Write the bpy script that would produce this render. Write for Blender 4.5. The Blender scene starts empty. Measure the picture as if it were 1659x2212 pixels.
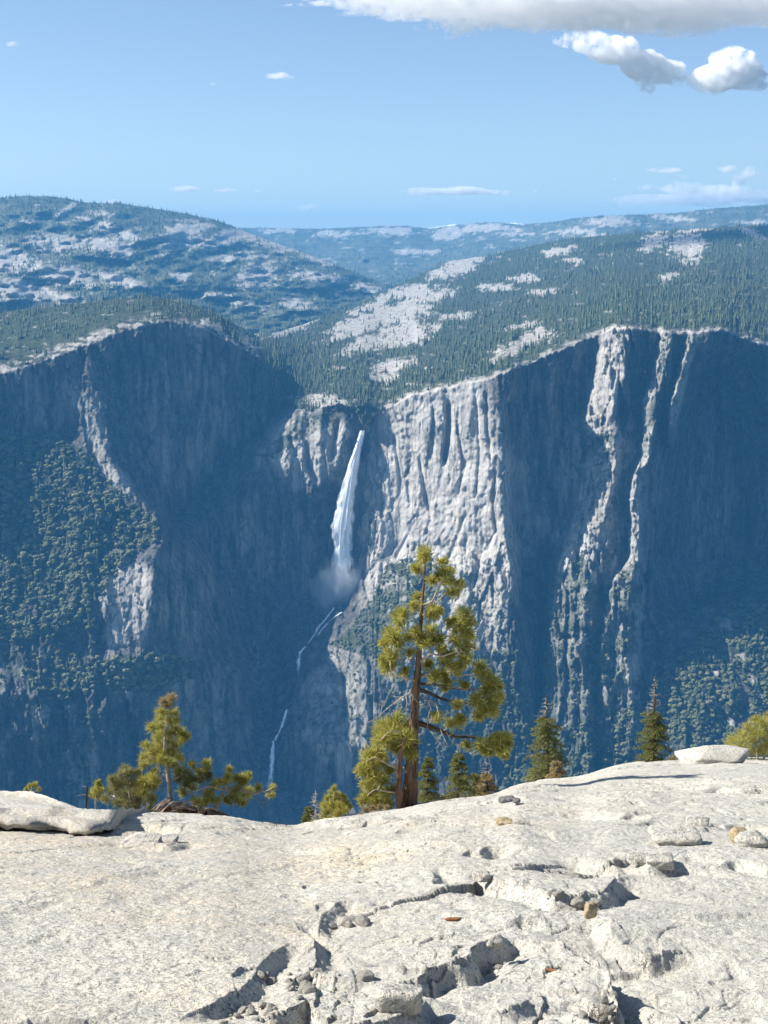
import bpy, math, random
import numpy as np
from mathutils import Vector
R = math.radians
rng = np.random.default_rng(7)
random.seed(7)
scene = bpy.context.scene
C = scene.collection

# ------------------------------------------------------------------ camera, sky, sun, exposure
PITCH = 10.4                      # degrees the lens looks below level
FOC, CX, CY = 3090.0, 829.5, 1106.0   # focal length and centre in units of a 1659 x 2212 frame
CAM = np.array([0.0, 0.0, 0.0])
cd = bpy.data.cameras.new('camera'); cam = bpy.data.objects.new('camera', cd); C.objects.link(cam)
cam.location = CAM; cam.rotation_euler = (R(90 - PITCH), 0, 0)
cd.sensor_fit = 'HORIZONTAL'; cd.sensor_width = 36; cd.lens = FOC / 1659 * 36
cd.clip_start = 0.05; cd.clip_end = 90000
scene.camera = cam

SUN_AZ, SUN_EL = -84.0, 40.0      # azimuth from the view direction (left is negative), elevation
world = bpy.data.worlds.new('World'); scene.world = world; world.use_nodes = True
wn = world.node_tree.nodes; wl = world.node_tree.links
bg = wn['Background']
sky = wn.new('ShaderNodeTexSky'); sky.sky_type = 'NISHITA'; sky.sun_disc = False
sky.sun_elevation = R(SUN_EL); sky.sun_rotation = R(SUN_AZ)
sky.altitude = 2400; sky.air_density = 1.0; sky.dust_density = 3.0; sky.ozone_density = 1.6
wl.new(sky.outputs[0], bg.inputs[0]); bg.inputs[1].default_value = 0.085
sl = bpy.data.lights.new('sun', 'SUN'); sl.energy = 5.0; sl.angle = R(0.53); sl.color = (1.0, 0.955, 0.87)
so = bpy.data.objects.new('sun', sl); C.objects.link(so)
sv = Vector((math.sin(R(SUN_AZ)) * math.cos(R(SUN_EL)), math.cos(R(SUN_AZ)) * math.cos(R(SUN_EL)), math.sin(R(SUN_EL))))
so.rotation_euler = sv.to_track_quat('Z', 'Y').to_euler()
so.location = (-40, 5, 60)
scene.view_settings.view_transform = 'Standard'; scene.view_settings.look = 'None'
scene.view_settings.exposure = 0.84; scene.view_settings.gamma = 1.0
scene.view_settings.use_curve_mapping = False
scene.cycles.use_denoising = True
scene.cycles.volume_bounces = 14
scene.cycles.max_bounces = 16
scene.cycles.diffuse_bounces = 3
scene.cycles.transparent_max_bounces = 12
scene.cycles.volume_step_rate = 1.0

# ------------------------------------------------------------------ geometry of the view
cP, sP = math.cos(R(PITCH)), math.sin(R(PITCH))
def at(px, py, Y):
    """point on the line of sight of (px, py) at forward distance Y (arrays allowed)"""
    px = np.asarray(px, float); py = np.asarray(py, float); Y = np.asarray(Y, float)
    a = (px - CX) / FOC; b = (py - CY) / FOC
    t = Y / (cP - b * sP)
    return np.stack(np.broadcast_arrays(a * t, Y + 0 * a, (-sP - b * cP) * t), -1)
def I(px, tab):
    tab = np.asarray(tab, float)
    return np.interp(px, tab[:, 0], tab[:, 1])

# ------------------------------------------------------------------ noise
def _h(ix, iy, iz, seed):
    n = (ix.astype(np.int64) * 374761393 + iy.astype(np.int64) * 668265263 + iz.astype(np.int64) * 2147483647 + seed * 974634777) & 0xFFFFFFFF
    n = ((n ^ (n >> 13)) * 1274126177) & 0xFFFFFFFF
    n = ((n ^ (n >> 16)) * 2246822519) & 0xFFFFFFFF
    n = n ^ (n >> 15)
    return (n & 0xFFFFFF).astype(np.float64) / 8388607.5 - 1.0
def n2(x, y, seed=0):
    x = np.asarray(x, float); y = np.asarray(y, float)
    xi = np.floor(x); yi = np.floor(y); fx = x - xi; fy = y - yi
    u = fx * fx * fx * (fx * (fx * 6 - 15) + 10); v = fy * fy * fy * (fy * (fy * 6 - 15) + 10)
    z = np.zeros_like(xi)
    a = _h(xi, yi, z, seed); b = _h(xi + 1, yi, z, seed); c = _h(xi, yi + 1, z, seed); d = _h(xi + 1, yi + 1, z, seed)
    return (a * (1 - u) + b * u) * (1 - v) + (c * (1 - u) + d * u) * v
def fbm(x, y, seed=0, o=4, g=0.5):
    s = 0; a = 1.0; t = 0
    for k in range(o):
        s = s + a * n2(x * 2.03 ** k + 17.3 * k, y * 2.03 ** k - 9.1 * k, seed + k * 31); t += a; a *= g
    return s / t
def ridged(x, y, seed=0, o=3):
    s = 0; a = 1.0; t = 0
    for k in range(o):
        s = s + a * (1 - 2 * np.abs(n2(x * 2.1 ** k + 3.7 * k, y * 2.1 ** k + 5.1 * k, seed + k * 57))); t += a; a *= 0.5
    return s / t
def facets(x, y, seed=0, tilt=1.0):
    """planes broken along straight joints: each cell has its own height and tilt"""
    xi = np.floor(x); yi = np.floor(y); best = np.full(x.shape, 1e9); out = np.zeros(x.shape); z = np.zeros_like(xi)
    for i in (-1, 0, 1):
        for j in (-1, 0, 1):
            cx, cy = xi + i, yi + j; dx = x - cx - 0.5 - 0.45 * _h(cx, cy, z, seed); dy = y - cy - 0.5 - 0.45 * _h(cx, cy, z, seed + 1)
            d = dx * dx + dy * dy; u = d < best; best = np.where(u, d, best)
            out = np.where(u, 0.6 * _h(cx, cy, z, seed + 2) + tilt * (dx * _h(cx, cy, z, seed + 3) + dy * _h(cx, cy, z, seed + 4)), out)
    return out
def n3(p, seed=0):
    x, y, z = p[..., 0], p[..., 1], p[..., 2]
    xi = np.floor(x); yi = np.floor(y); zi = np.floor(z)
    f = [x - xi, y - yi, z - zi]; u, v, w = [q * q * (3 - 2 * q) for q in f]
    r = 0
    for i in (0, 1):
        for j in (0, 1):
            for k in (0, 1):
                r = r + _h(xi + i, yi + j, zi + k, seed) * (u if i else 1 - u) * (v if j else 1 - v) * (w if k else 1 - w)
    return r
def sstep(a, b, x):
    t = np.clip((x - a) / (b - a), 0, 1); return t * t * (3 - 2 * t)

# ------------------------------------------------------------------ mesh helpers
def mesh(name, verts, faces, mat=None, smooth=False, attrs=None, mats=None, fmat=None):
    """faces: list of (M,k) integer arrays"""
    me = bpy.data.meshes.new(name)
    verts = np.asarray(verts, np.float32).reshape(-1, 3)
    if not isinstance(faces, (list, tuple)): faces = [faces]
    faces = [np.asarray(f, np.int32) for f in faces if len(f)]
    me.vertices.add(len(verts)); me.vertices.foreach_set('co', verts.ravel())
    loops = np.concatenate([f.ravel() for f in faces]); sizes = np.concatenate([np.full(len(f), f.shape[1], np.int32) for f in faces])
    me.loops.add(len(loops)); me.loops.foreach_set('vertex_index', loops)
    me.polygons.add(len(sizes))
    me.polygons.foreach_set('loop_start', np.concatenate([[0], np.cumsum(sizes)[:-1]]).astype(np.int32))
    if smooth: me.polygons.foreach_set('use_smooth', np.ones(len(sizes), bool))
    if fmat is not None: me.polygons.foreach_set('material_index', np.asarray(fmat, np.int32))
    me.update(calc_edges=True)
    for k, v in (attrs or {}).items():
        at_ = me.attributes.new(k, 'FLOAT', 'POINT'); at_.data.foreach_set('value', np.asarray(v, np.float32).ravel())
    for m in (mats or ([mat] if mat else [])): me.materials.append(m)
    return me
def link(name, me, parent=None, loc=None):
    o = bpy.data.objects.new(name, me); C.objects.link(o)
    if loc is not None: o.location = loc
    if parent is not None: o.parent = parent
    return o
def tag(o, label=None, cat=None, group=None, kind=None):
    if label: o['label'] = label
    if cat: o['category'] = cat
    if group: o['group'] = group
    if kind: o['kind'] = kind
    return o
def empty(name, loc, label, cat, group=None):
    o = bpy.data.objects.new(name, None); C.objects.link(o); o.location = loc; o.empty_display_size = 0.2
    return tag(o, label, cat, group)
def grid_faces(nr, nc):
    i = np.arange(nr * nc).reshape(nr, nc)
    return np.stack([i[:-1, :-1], i[:-1, 1:], i[1:, 1:], i[1:, :-1]], -1).reshape(-1, 4)
class MB:
    def __init__(s): s.v = []; s.q = []; s.t = []; s.n = 0
    def add(s, v, q=None, t=None):
        v = np.asarray(v, float).reshape(-1, 3); s.v.append(v)
        if q is not None and len(q): s.q.append(np.asarray(q) + s.n)
        if t is not None and len(t): s.t.append(np.asarray(t) + s.n)
        s.n += len(v)
    def tube(s, pts, rad, n=6, bark=0.0, seed=0):
        pts = np.asarray(pts, float); rad = np.asarray(rad, float) * np.ones(len(pts))
        d = np.gradient(pts, axis=0); d /= np.linalg.norm(d, axis=1)[:, None] + 1e-9
        ref = np.array([0.31, 0.9, 0.2]) if abs(d[0, 1]) < 0.9 else np.array([1, 0, 0.1])
        u = np.cross(d, ref); u /= np.linalg.norm(u, axis=1)[:, None]; w = np.cross(d, u)
        a = np.arange(n) * 2 * np.pi / n
        rr = rad[:, None] * np.ones(n)
        if bark: rr = rr * (1 + bark * _h(np.arange(len(pts))[:, None] + 0 * a, np.arange(n)[None] + 0 * rad[:, None], np.zeros((len(pts), n)), seed))
        v = pts[:, None] + rr[..., None] * (np.cos(a)[None, :, None] * u[:, None] + np.sin(a)[None, :, None] * w[:, None])
        m = len(pts); i = np.arange(m * n).reshape(m, n); j = np.roll(i, -1, 1)
        q = np.stack([i[:-1], j[:-1], j[1:], i[1:]], -1).reshape(-1, 4)
        tip = np.concatenate([v.reshape(-1, 3), [pts[-1] + d[-1] * rad[-1]]])
        t = np.stack([i[-1], j[-1], np.full(n, m * n)], -1)
        s.add(tip, q, t)
    def needles(s, base, tip, w):
        """thin three-sided blades from base to tip (N,3)"""
        base = np.asarray(base); tip = np.asarray(tip); d = tip - base
        r = rng.normal(size=d.shape); u = np.cross(d, r); u /= np.linalg.norm(u, axis=1)[:, None] + 1e-9
        w = np.asarray(w) * np.ones(len(d))
        mid = base + d * 0.55
        v = np.stack([base, mid + u * w[:, None], tip, mid - u * w[:, None]], 1).reshape(-1, 3)
        i = np.arange(len(d)) * 4
        s.add(v, np.stack([i, i + 1, i + 2, i + 3], -1))
    def build(s, name, mat, smooth=False):
        return mesh(name, np.concatenate(s.v), ([np.concatenate(s.q)] if s.q else []) + ([np.concatenate(s.t)] if s.t else []), mat, smooth)
def resample(pts, n):
    pts = np.asarray(pts, float); d = np.concatenate([[0], np.cumsum(np.linalg.norm(np.diff(pts, axis=0), axis=1))])
    t = np.linspace(0, d[-1], n)
    return np.stack([np.interp(t, d, pts[:, k]) for k in range(pts.shape[1])], -1)
def smooth_line(pts, n):
    p = resample(pts, n * 3)
    for _ in range(max(2, n // 3)):
        p[1:-1] = (p[:-2] + 2 * p[1:-1] + p[2:]) / 4
    return resample(p, n)

# ------------------------------------------------------------------ material helper
class NT:
    def __init__(s, name):
        s.m = bpy.data.materials.new(name); s.m.use_nodes = True; s.t = s.m.node_tree; s.n = s.t.nodes
        s.b = s.n.get('Principled BSDF'); s.out = s.n.get('Material Output')
    def new(s, typ, **kw):
        nd = s.n.new(typ)
        for k, v in kw.items(): setattr(nd, k, v)
        return nd
    def l(s, a, b): s.t.links.new(a, b)
    def coord(s, scale=(1, 1, 1), kind='Object'):
        tc = s.new('ShaderNodeTexCoord'); mp = s.new('ShaderNodeMapping'); mp.inputs['Scale'].default_value = scale
        s.l(tc.outputs[kind], mp.inputs['Vector']); return mp.outputs[0]
    def noise(s, vec, scale, detail=4, rough=0.55, dist=0.0):
        nd = s.new('ShaderNodeTexNoise'); nd.inputs['Scale'].default_value = scale; nd.inputs['Detail'].default_value = detail
        nd.inputs['Roughness'].default_value = rough; nd.inputs['Distortion'].default_value = dist
        s.l(vec, nd.inputs['Vector']); return nd.outputs['Fac']
    def ramp(s, fac, stops, interp='LINEAR'):
        nd = s.new('ShaderNodeValToRGB'); e = nd.color_ramp.elements; nd.color_ramp.interpolation = interp
        while len(e) < len(stops): e.new(0.5)
        for k, (p, c) in enumerate(stops):
            e[k].position = p; e[k].color = (*c, 1) if len(c) == 3 else c
        s.l(fac, nd.inputs[0]); return nd.outputs[0]
    def mix(s, f, a, b, mode='MIX'):
        nd = s.new('ShaderNodeMix', data_type='RGBA', blend_type=mode)
        for sock, v in ((nd.inputs[0], f), (nd.inputs[6], a), (nd.inputs[7], b)):
            if isinstance(v, (int, float)): sock.default_value = v
            elif isinstance(v, tuple): sock.default_value = (*v, 1)
            else: s.l(v, sock)
        return nd.outputs[2]
    def math(s, op, a, b=0.0, clamp=False):
        nd = s.new('ShaderNodeMath', operation=op, use_clamp=clamp)
        for sock, v in zip(nd.inputs, (a, b)):
            if isinstance(v, (int, float)): sock.default_value = v
            else: s.l(v, sock)
        return nd.outputs[0]
    def attr(s, name):
        nd = s.new('ShaderNodeAttribute'); nd.attribute_name = name; return nd.outputs['Fac']
    def bump(s, h, dist, strength=1.0, prev=None):
        nd = s.new('ShaderNodeBump'); nd.inputs['Distance'].default_value = dist; nd.inputs['Strength'].default_value = strength
        s.l(h, nd.inputs['Height'])
        if prev is not None: s.l(prev, nd.inputs['Normal'])
        return nd.outputs[0]
    def done(s, col=None, rough=0.9, nrm=None, spec=0.2):
        if col is not None:
            if isinstance(col, tuple): s.b.inputs['Base Color'].default_value = (*col, 1)
            else: s.l(col, s.b.inputs['Base Color'])
        s.b.inputs['Roughness'].default_value = rough; s.b.inputs['Specular IOR Level'].default_value = spec
        if nrm is not None: s.l(nrm, s.b.inputs['Normal'])
        return s.m

M = {}
def build_materials():
    # weathered granite underfoot
    t = NT('granite_underfoot'); v = t.coord()
    big = t.noise(v, 0.45, 6, 0.62); tan = t.ramp(big, [(0.35, (0.60, 0.575, 0.50)), (0.50, (0.65, 0.605, 0.505)), (0.64, (0.63, 0.54, 0.40))])
    med = t.noise(v, 7, 5, 0.65); c = t.mix(t.ramp(med, [(0.30, (0, 0, 0)), (0.52, (1, 1, 1))]), (0.46, 0.45, 0.41), tan)
    sp = t.noise(v, 34, 4, 0.75); c = t.mix(t.ramp(sp, [(0.37, (0.9, 0.9, 0.9)), (0.49, (0, 0, 0))]), c, (0.25, 0.245, 0.225))
    sp2 = t.noise(v, 75, 2, 0.6); c = t.mix(t.ramp(sp2, [(0.56, (0, 0, 0)), (0.68, (1, 1, 1))]), c, (0.74, 0.72, 0.66))
    mica = t.noise(v, 85, 2, 0.6); c = t.mix(t.ramp(mica, [(0.63, (0, 0, 0)), (0.68, (1, 1, 1))]), c, (0.07, 0.07, 0.07))
    gp = t.noise(t.coord((1, 0.6, 1)), 1.3, 6, 0.65); c = t.mix(t.ramp(gp, [(0.44, (0, 0, 0)), (0.60, (0.6, 0.6, 0.6))]), c, (0.45, 0.435, 0.39))
    lich = t.noise(v, 3.1, 6, 0.72); c = t.mix(t.ramp(lich, [(0.63, (0, 0, 0)), (0.72, (0.55, 0.55, 0.55))]), c, (0.20, 0.20, 0.17))
    b = t.bump(t.noise(v, 22, 6, 0.7), 0.035, 0.9); b = t.bump(t.noise(v, 90, 3, 0.7), 0.008, 0.8, b)
    M['granite'] = t.done(c, 0.92, b)
    # far cliffs
    t = NT('granite_cliff'); v = t.coord((1, 1, 0.16)); vi = t.coord()
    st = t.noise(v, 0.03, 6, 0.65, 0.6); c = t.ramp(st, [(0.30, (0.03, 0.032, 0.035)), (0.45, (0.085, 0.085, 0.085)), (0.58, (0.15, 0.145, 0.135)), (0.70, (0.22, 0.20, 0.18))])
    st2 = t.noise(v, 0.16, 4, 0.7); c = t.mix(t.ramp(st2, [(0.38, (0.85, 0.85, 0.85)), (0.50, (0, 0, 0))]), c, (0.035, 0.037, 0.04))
    vo = t.new('ShaderNodeTexVoronoi', feature='DISTANCE_TO_EDGE'); vo.inputs['Scale'].default_value = 0.017; ds = t.new('ShaderNodeVectorMath', operation='ADD')
    nz = t.new('ShaderNodeTexNoise'); nz.inputs['Scale'].default_value = 0.03; nz.inputs['Detail'].default_value = 5; t.l(vi, nz.inputs['Vector']); sc_ = t.new('ShaderNodeVectorMath', operation='SCALE'); sc_.inputs['Scale'].default_value = 34.0; t.l(nz.outputs['Color'], sc_.inputs[0])
    t.l(t.coord((1, 1, 0.11)), ds.inputs[0]); t.l(sc_.outputs[0], ds.inputs[1]); t.l(ds.outputs[0], vo.inputs['Vector'])
    joint = t.ramp(vo.outputs['Distance'], [(0.0, (0.6, 0.6, 0.6)), (0.05, (0, 0, 0))])
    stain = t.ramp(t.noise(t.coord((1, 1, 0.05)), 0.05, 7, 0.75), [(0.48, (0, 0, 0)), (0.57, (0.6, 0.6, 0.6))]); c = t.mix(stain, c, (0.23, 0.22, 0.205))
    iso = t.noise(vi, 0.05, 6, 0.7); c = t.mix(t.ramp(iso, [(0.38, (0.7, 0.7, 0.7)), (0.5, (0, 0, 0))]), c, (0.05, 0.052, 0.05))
    pl = t.attr('pale'); c = t.mix(pl, c, t.ramp(t.noise(vi, 0.08, 6, 0.75), [(0.36, (0.24, 0.23, 0.21)), (0.55, (0.50, 0.47, 0.42))]))
    br = t.attr('bright'); c = t.mix(br, c, t.ramp(t.noise(v, 0.05, 7, 0.7, 0.6), [(0.32, (0.10, 0.098, 0.095)), (0.42, (0.42, 0.40, 0.365)), (0.55, (0.62, 0.58, 0.52)), (0.72, (0.66, 0.59, 0.50))]))  # sunlit faces painted paler than the base, which is darkened for shade
    c = t.mix(joint, c, (0.03, 0.032, 0.035))
    vg = t.attr('veg'); c = t.mix(vg, c, t.ramp(t.noise(vi, 0.04, 5, 0.7), [(0.38, (0.035, 0.05, 0.028)), (0.62, (0.085, 0.10, 0.055))]))
    b = t.bump(t.noise(v, 0.06, 8, 0.72), 14.0, 0.7); b = t.bump(t.noise(vi, 0.10, 7, 0.75), 6.0, 0.7, b)
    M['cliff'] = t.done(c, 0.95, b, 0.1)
    # forested hills with granite domes
    t = NT('hill_ground'); v = t.coord()
    c = t.ramp(t.noise(v, 0.006, 6, 0.7), [(0.35, (0.075, 0.09, 0.058)), (0.65, (0.15, 0.155, 0.11))])
    g = t.ramp(t.noise(v, 0.02, 6, 0.75), [(0.33, (0.20, 0.195, 0.17)), (0.50, (0.38, 0.36, 0.32)), (0.7, (0.50, 0.46, 0.41))])
    c = t.mix(t.attr('pale'), c, g)
    b = t.bump(t.noise(v, 0.03, 6, 0.7), 12.0, 0.8)
    M['hill'] = t.done(c, 0.95, b, 0.1)
    t = NT('snow'); M['snow'] = t.done((0.85, 0.87, 0.9), 0.8)
    def leaf(name, a, b, rnd=0.5, trans=0.0, scale=6.0):
        t = NT(name); oi = t.new('ShaderNodeObjectInfo')
        c = t.ramp(oi.outputs['Random'], [(0.0, a), (1.0, b)])
        n = t.noise(t.coord(), scale, 3, 0.6); c = t.mix(t.ramp(n, [(0.35, (0.6, 0.6, 0.6)), (0.65, (1.25, 1.25, 1.25))]), (0, 0, 0), c) if False else t.mix(t.math('MULTIPLY', n, rnd), c, tuple(min(1, q * 1.9) for q in b))
        m = t.done(c, 0.75, None, 0.25)
        if trans:
            tr = t.new('ShaderNodeBsdfTranslucent'); t.l(c, tr.inputs[0]); mx = t.new('ShaderNodeMixShader'); mx.inputs[0].default_value = trans
            t.l(t.b.outputs[0], mx.inputs[1]); t.l(tr.outputs[0], mx.inputs[2]); t.l(mx.outputs[0], t.out.inputs[0])
        return m
    M['conifer'] = leaf('conifer_green', (0.045, 0.068, 0.036), (0.085, 0.105, 0.052), 0.5, 0, 0.15)
    M['oak'] = leaf('oak_green', (0.030, 0.050, 0.028), (0.13, 0.135, 0.065), 0.6, 0, 0.2)
    M['needle'] = leaf('pine_needles', (0.27, 0.27, 0.06), (0.37, 0.34, 0.095), 0.5, 0.38, 9)
    M['needle_dull'] = leaf('grey_pine_needles', (0.17, 0.18, 0.07), (0.24, 0.225, 0.10), 0.6, 0.3, 9)
    M['fir'] = leaf('fir_needles', (0.11, 0.125, 0.04), (0.19, 0.19, 0.065), 0.55, 0.28, 9)
    M['fir_dead'] = leaf('dry_needles', (0.24, 0.19, 0.085), (0.32, 0.26, 0.13), 0.5, 0.25, 9)
    def wood(name, a, b, sc=(1, 1, 0.18), k=26.0, bd=0.012):
        t = NT(name); v = t.coord(sc); n = t.noise(v, k, 5, 0.7, 0.4)
        c = t.ramp(n, [(0.35, a), (0.62, b)])
        return t.done(c, 0.9, t.bump(n, bd, 1.0))
    M['bark'] = wood('pine_bark', (0.035, 0.024, 0.018), (0.20, 0.13, 0.088))
    M['twig'] = wood('pale_twig', (0.22, 0.18, 0.13), (0.48, 0.42, 0.33), k=60, bd=0.003)
    M['dead'] = wood('weathered_deadwood', (0.16, 0.145, 0.125), (0.46, 0.425, 0.37), k=40, bd=0.006)
    M['dark_bark'] = wood('dark_fir_bark', (0.03, 0.024, 0.02), (0.12, 0.095, 0.075), k=30)
    M['splinter'] = wood('splintered_stump_wood', (0.06, 0.04, 0.03), (0.42, 0.33, 0.25), (1, 1, 1), 22, 0.02)
    M['litter'] = wood('dry_litter', (0.04, 0.03, 0.02), (0.20, 0.15, 0.10), (1, 1, 1), 40, 0.004)
    M['cone'] = wood('brown_bark_flake', (0.14, 0.06, 0.025), (0.34, 0.17, 0.08), (1, 1, 1), 90, 0.004)
    def stone(name, a, b):
        t = NT(name); v = t.coord(); n = t.noise(v, 14, 6, 0.7); c = t.ramp(n, [(0.33, a), (0.6, b)])
        sp = t.noise(v, 70, 3, 0.7); c = t.mix(t.ramp(sp, [(0.36, (0.8, 0.8, 0.8)), (0.48, (0, 0, 0))]), c, tuple(q * 0.5 for q in a))
        return t.done(c, 0.92, t.bump(t.noise(v, 30, 6, 0.75), 0.03, 0.9))
    M['stone'] = stone('loose_granite', (0.36, 0.355, 0.33), (0.56, 0.545, 0.49))
    M['tan_stone'] = stone('tan_granite', (0.38, 0.29, 0.16), (0.56, 0.46, 0.30))
    M['dark_stone'] = stone('grey_stone', (0.13, 0.13, 0.13), (0.26, 0.255, 0.24))
    # falling water: white, thinning in streaks
    t = NT('falling_water'); v = t.coord((1, 1, 0.10)); n = t.noise(v, 0.16, 6, 0.7, 0.5)
    ed = t.attr('edge')
    al = t.math('MULTIPLY', t.math('SUBTRACT', t.math('ADD', n, ed), 1.0), 2.2, True)
    t.b.inputs['Subsurface Weight'].default_value = 0.0
    t.l(al, t.b.inputs['Alpha'])
    M['water'] = t.done((0.93, 0.95, 0.97), 0.9)
build_materials()

# ------------------------------------------------------------------ far country: the valley walls and the hills beyond
# outlines and ribs are given as (px, py, metres away) and become points in the place
SKY1 = [(-300, 700), (-100, 684), (0, 674), (150, 658), (250, 645), (330, 640), (400, 652), (450, 670), (520, 707), (560, 730), (640, 705), (720, 678), (800, 640), (900, 598), (960, 566), (1050, 552), (1150, 530), (1250, 513), (1400, 500), (1659, 486), (2000, 476)]
SKY1_Y = [(-300, 4700), (0, 4700), (330, 4450), (480, 4600), (560, 5300), (640, 5900), (800, 6900), (960, 8000), (1100, 8200), (1400, 7600), (1659, 7200), (2000, 7000)]
RIM = [(-300, 860), (-100, 830), (0, 808), (60, 790), (120, 770), (180, 748), (240, 724), (300, 704), (360, 695), (420, 701), (470, 724), (520, 748), (560, 775), (590, 805), (612, 845), (640, 888), (680, 890), (730, 872), (768, 884), (784, 924), (800, 905), (830, 882), (900, 852), (1000, 829), (1050, 820), (1100, 800), (1150, 782), (1200, 760), (1290, 724), (1330, 708), (1400, 715), (1480, 718), (1560, 714), (1620, 735), (1659, 748), (1800, 790), (2000, 810)]
def K(edge, d, *ys):      # a rib that follows another line d pixels to the side
    return [(x + d, y) for x, y in edge]
P1 = [(1300, 700), (1296, 746), (1278, 830), (1262, 908), (1271, 980), (1242, 1078), (1235, 1124), (1206, 1204), (1195, 1258), (1188, 1293), (1176, 1400), (1168, 1560), (1165, 1850)]
P1R = [(1352, 700), (1344, 753), (1336, 818), (1324, 879), (1336, 951), (1330, 1023), (1310, 1095), (1296, 1150), (1284, 1203), (1262, 1293), (1262, 1400), (1270, 1560), (1270, 1850)]
P2 = [(1428, 700), (1424, 753), (1400, 837), (1386, 879), (1390, 933), (1384, 980), (1374, 1005), (1364, 1035), (1358, 1086), (1362, 1128), (1360, 1168), (1356, 1211), (1322, 1258), (1310, 1293), (1296, 1400), (1290, 1560), (1292, 1850)]
P2R = [(1450, 700), (1446, 753), (1424, 837), (1412, 879), (1410, 933), (1400, 980), (1392, 1005), (1384, 1035), (1378, 1086), (1380, 1128), (1382, 1168), (1378, 1211), (1366, 1258), (1360, 1293), (1356, 1400), (1360, 1560), (1364, 1850)]
P3 = [(1492, 700), (1482, 749), (1462, 820), (1446, 885), (1440, 940), (1430, 1000), (1418, 1100), (1404, 1200), (1396, 1293), (1390, 1400), (1396, 1850)]
K3Y = [(700, 3890), (746, 3890), (908, 3900), (1080, 3880), (1200, 3820), (1293, 3740), (1400, 3630), (1500, 3530), (1600, 3440), (1850, 3180)]
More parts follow.
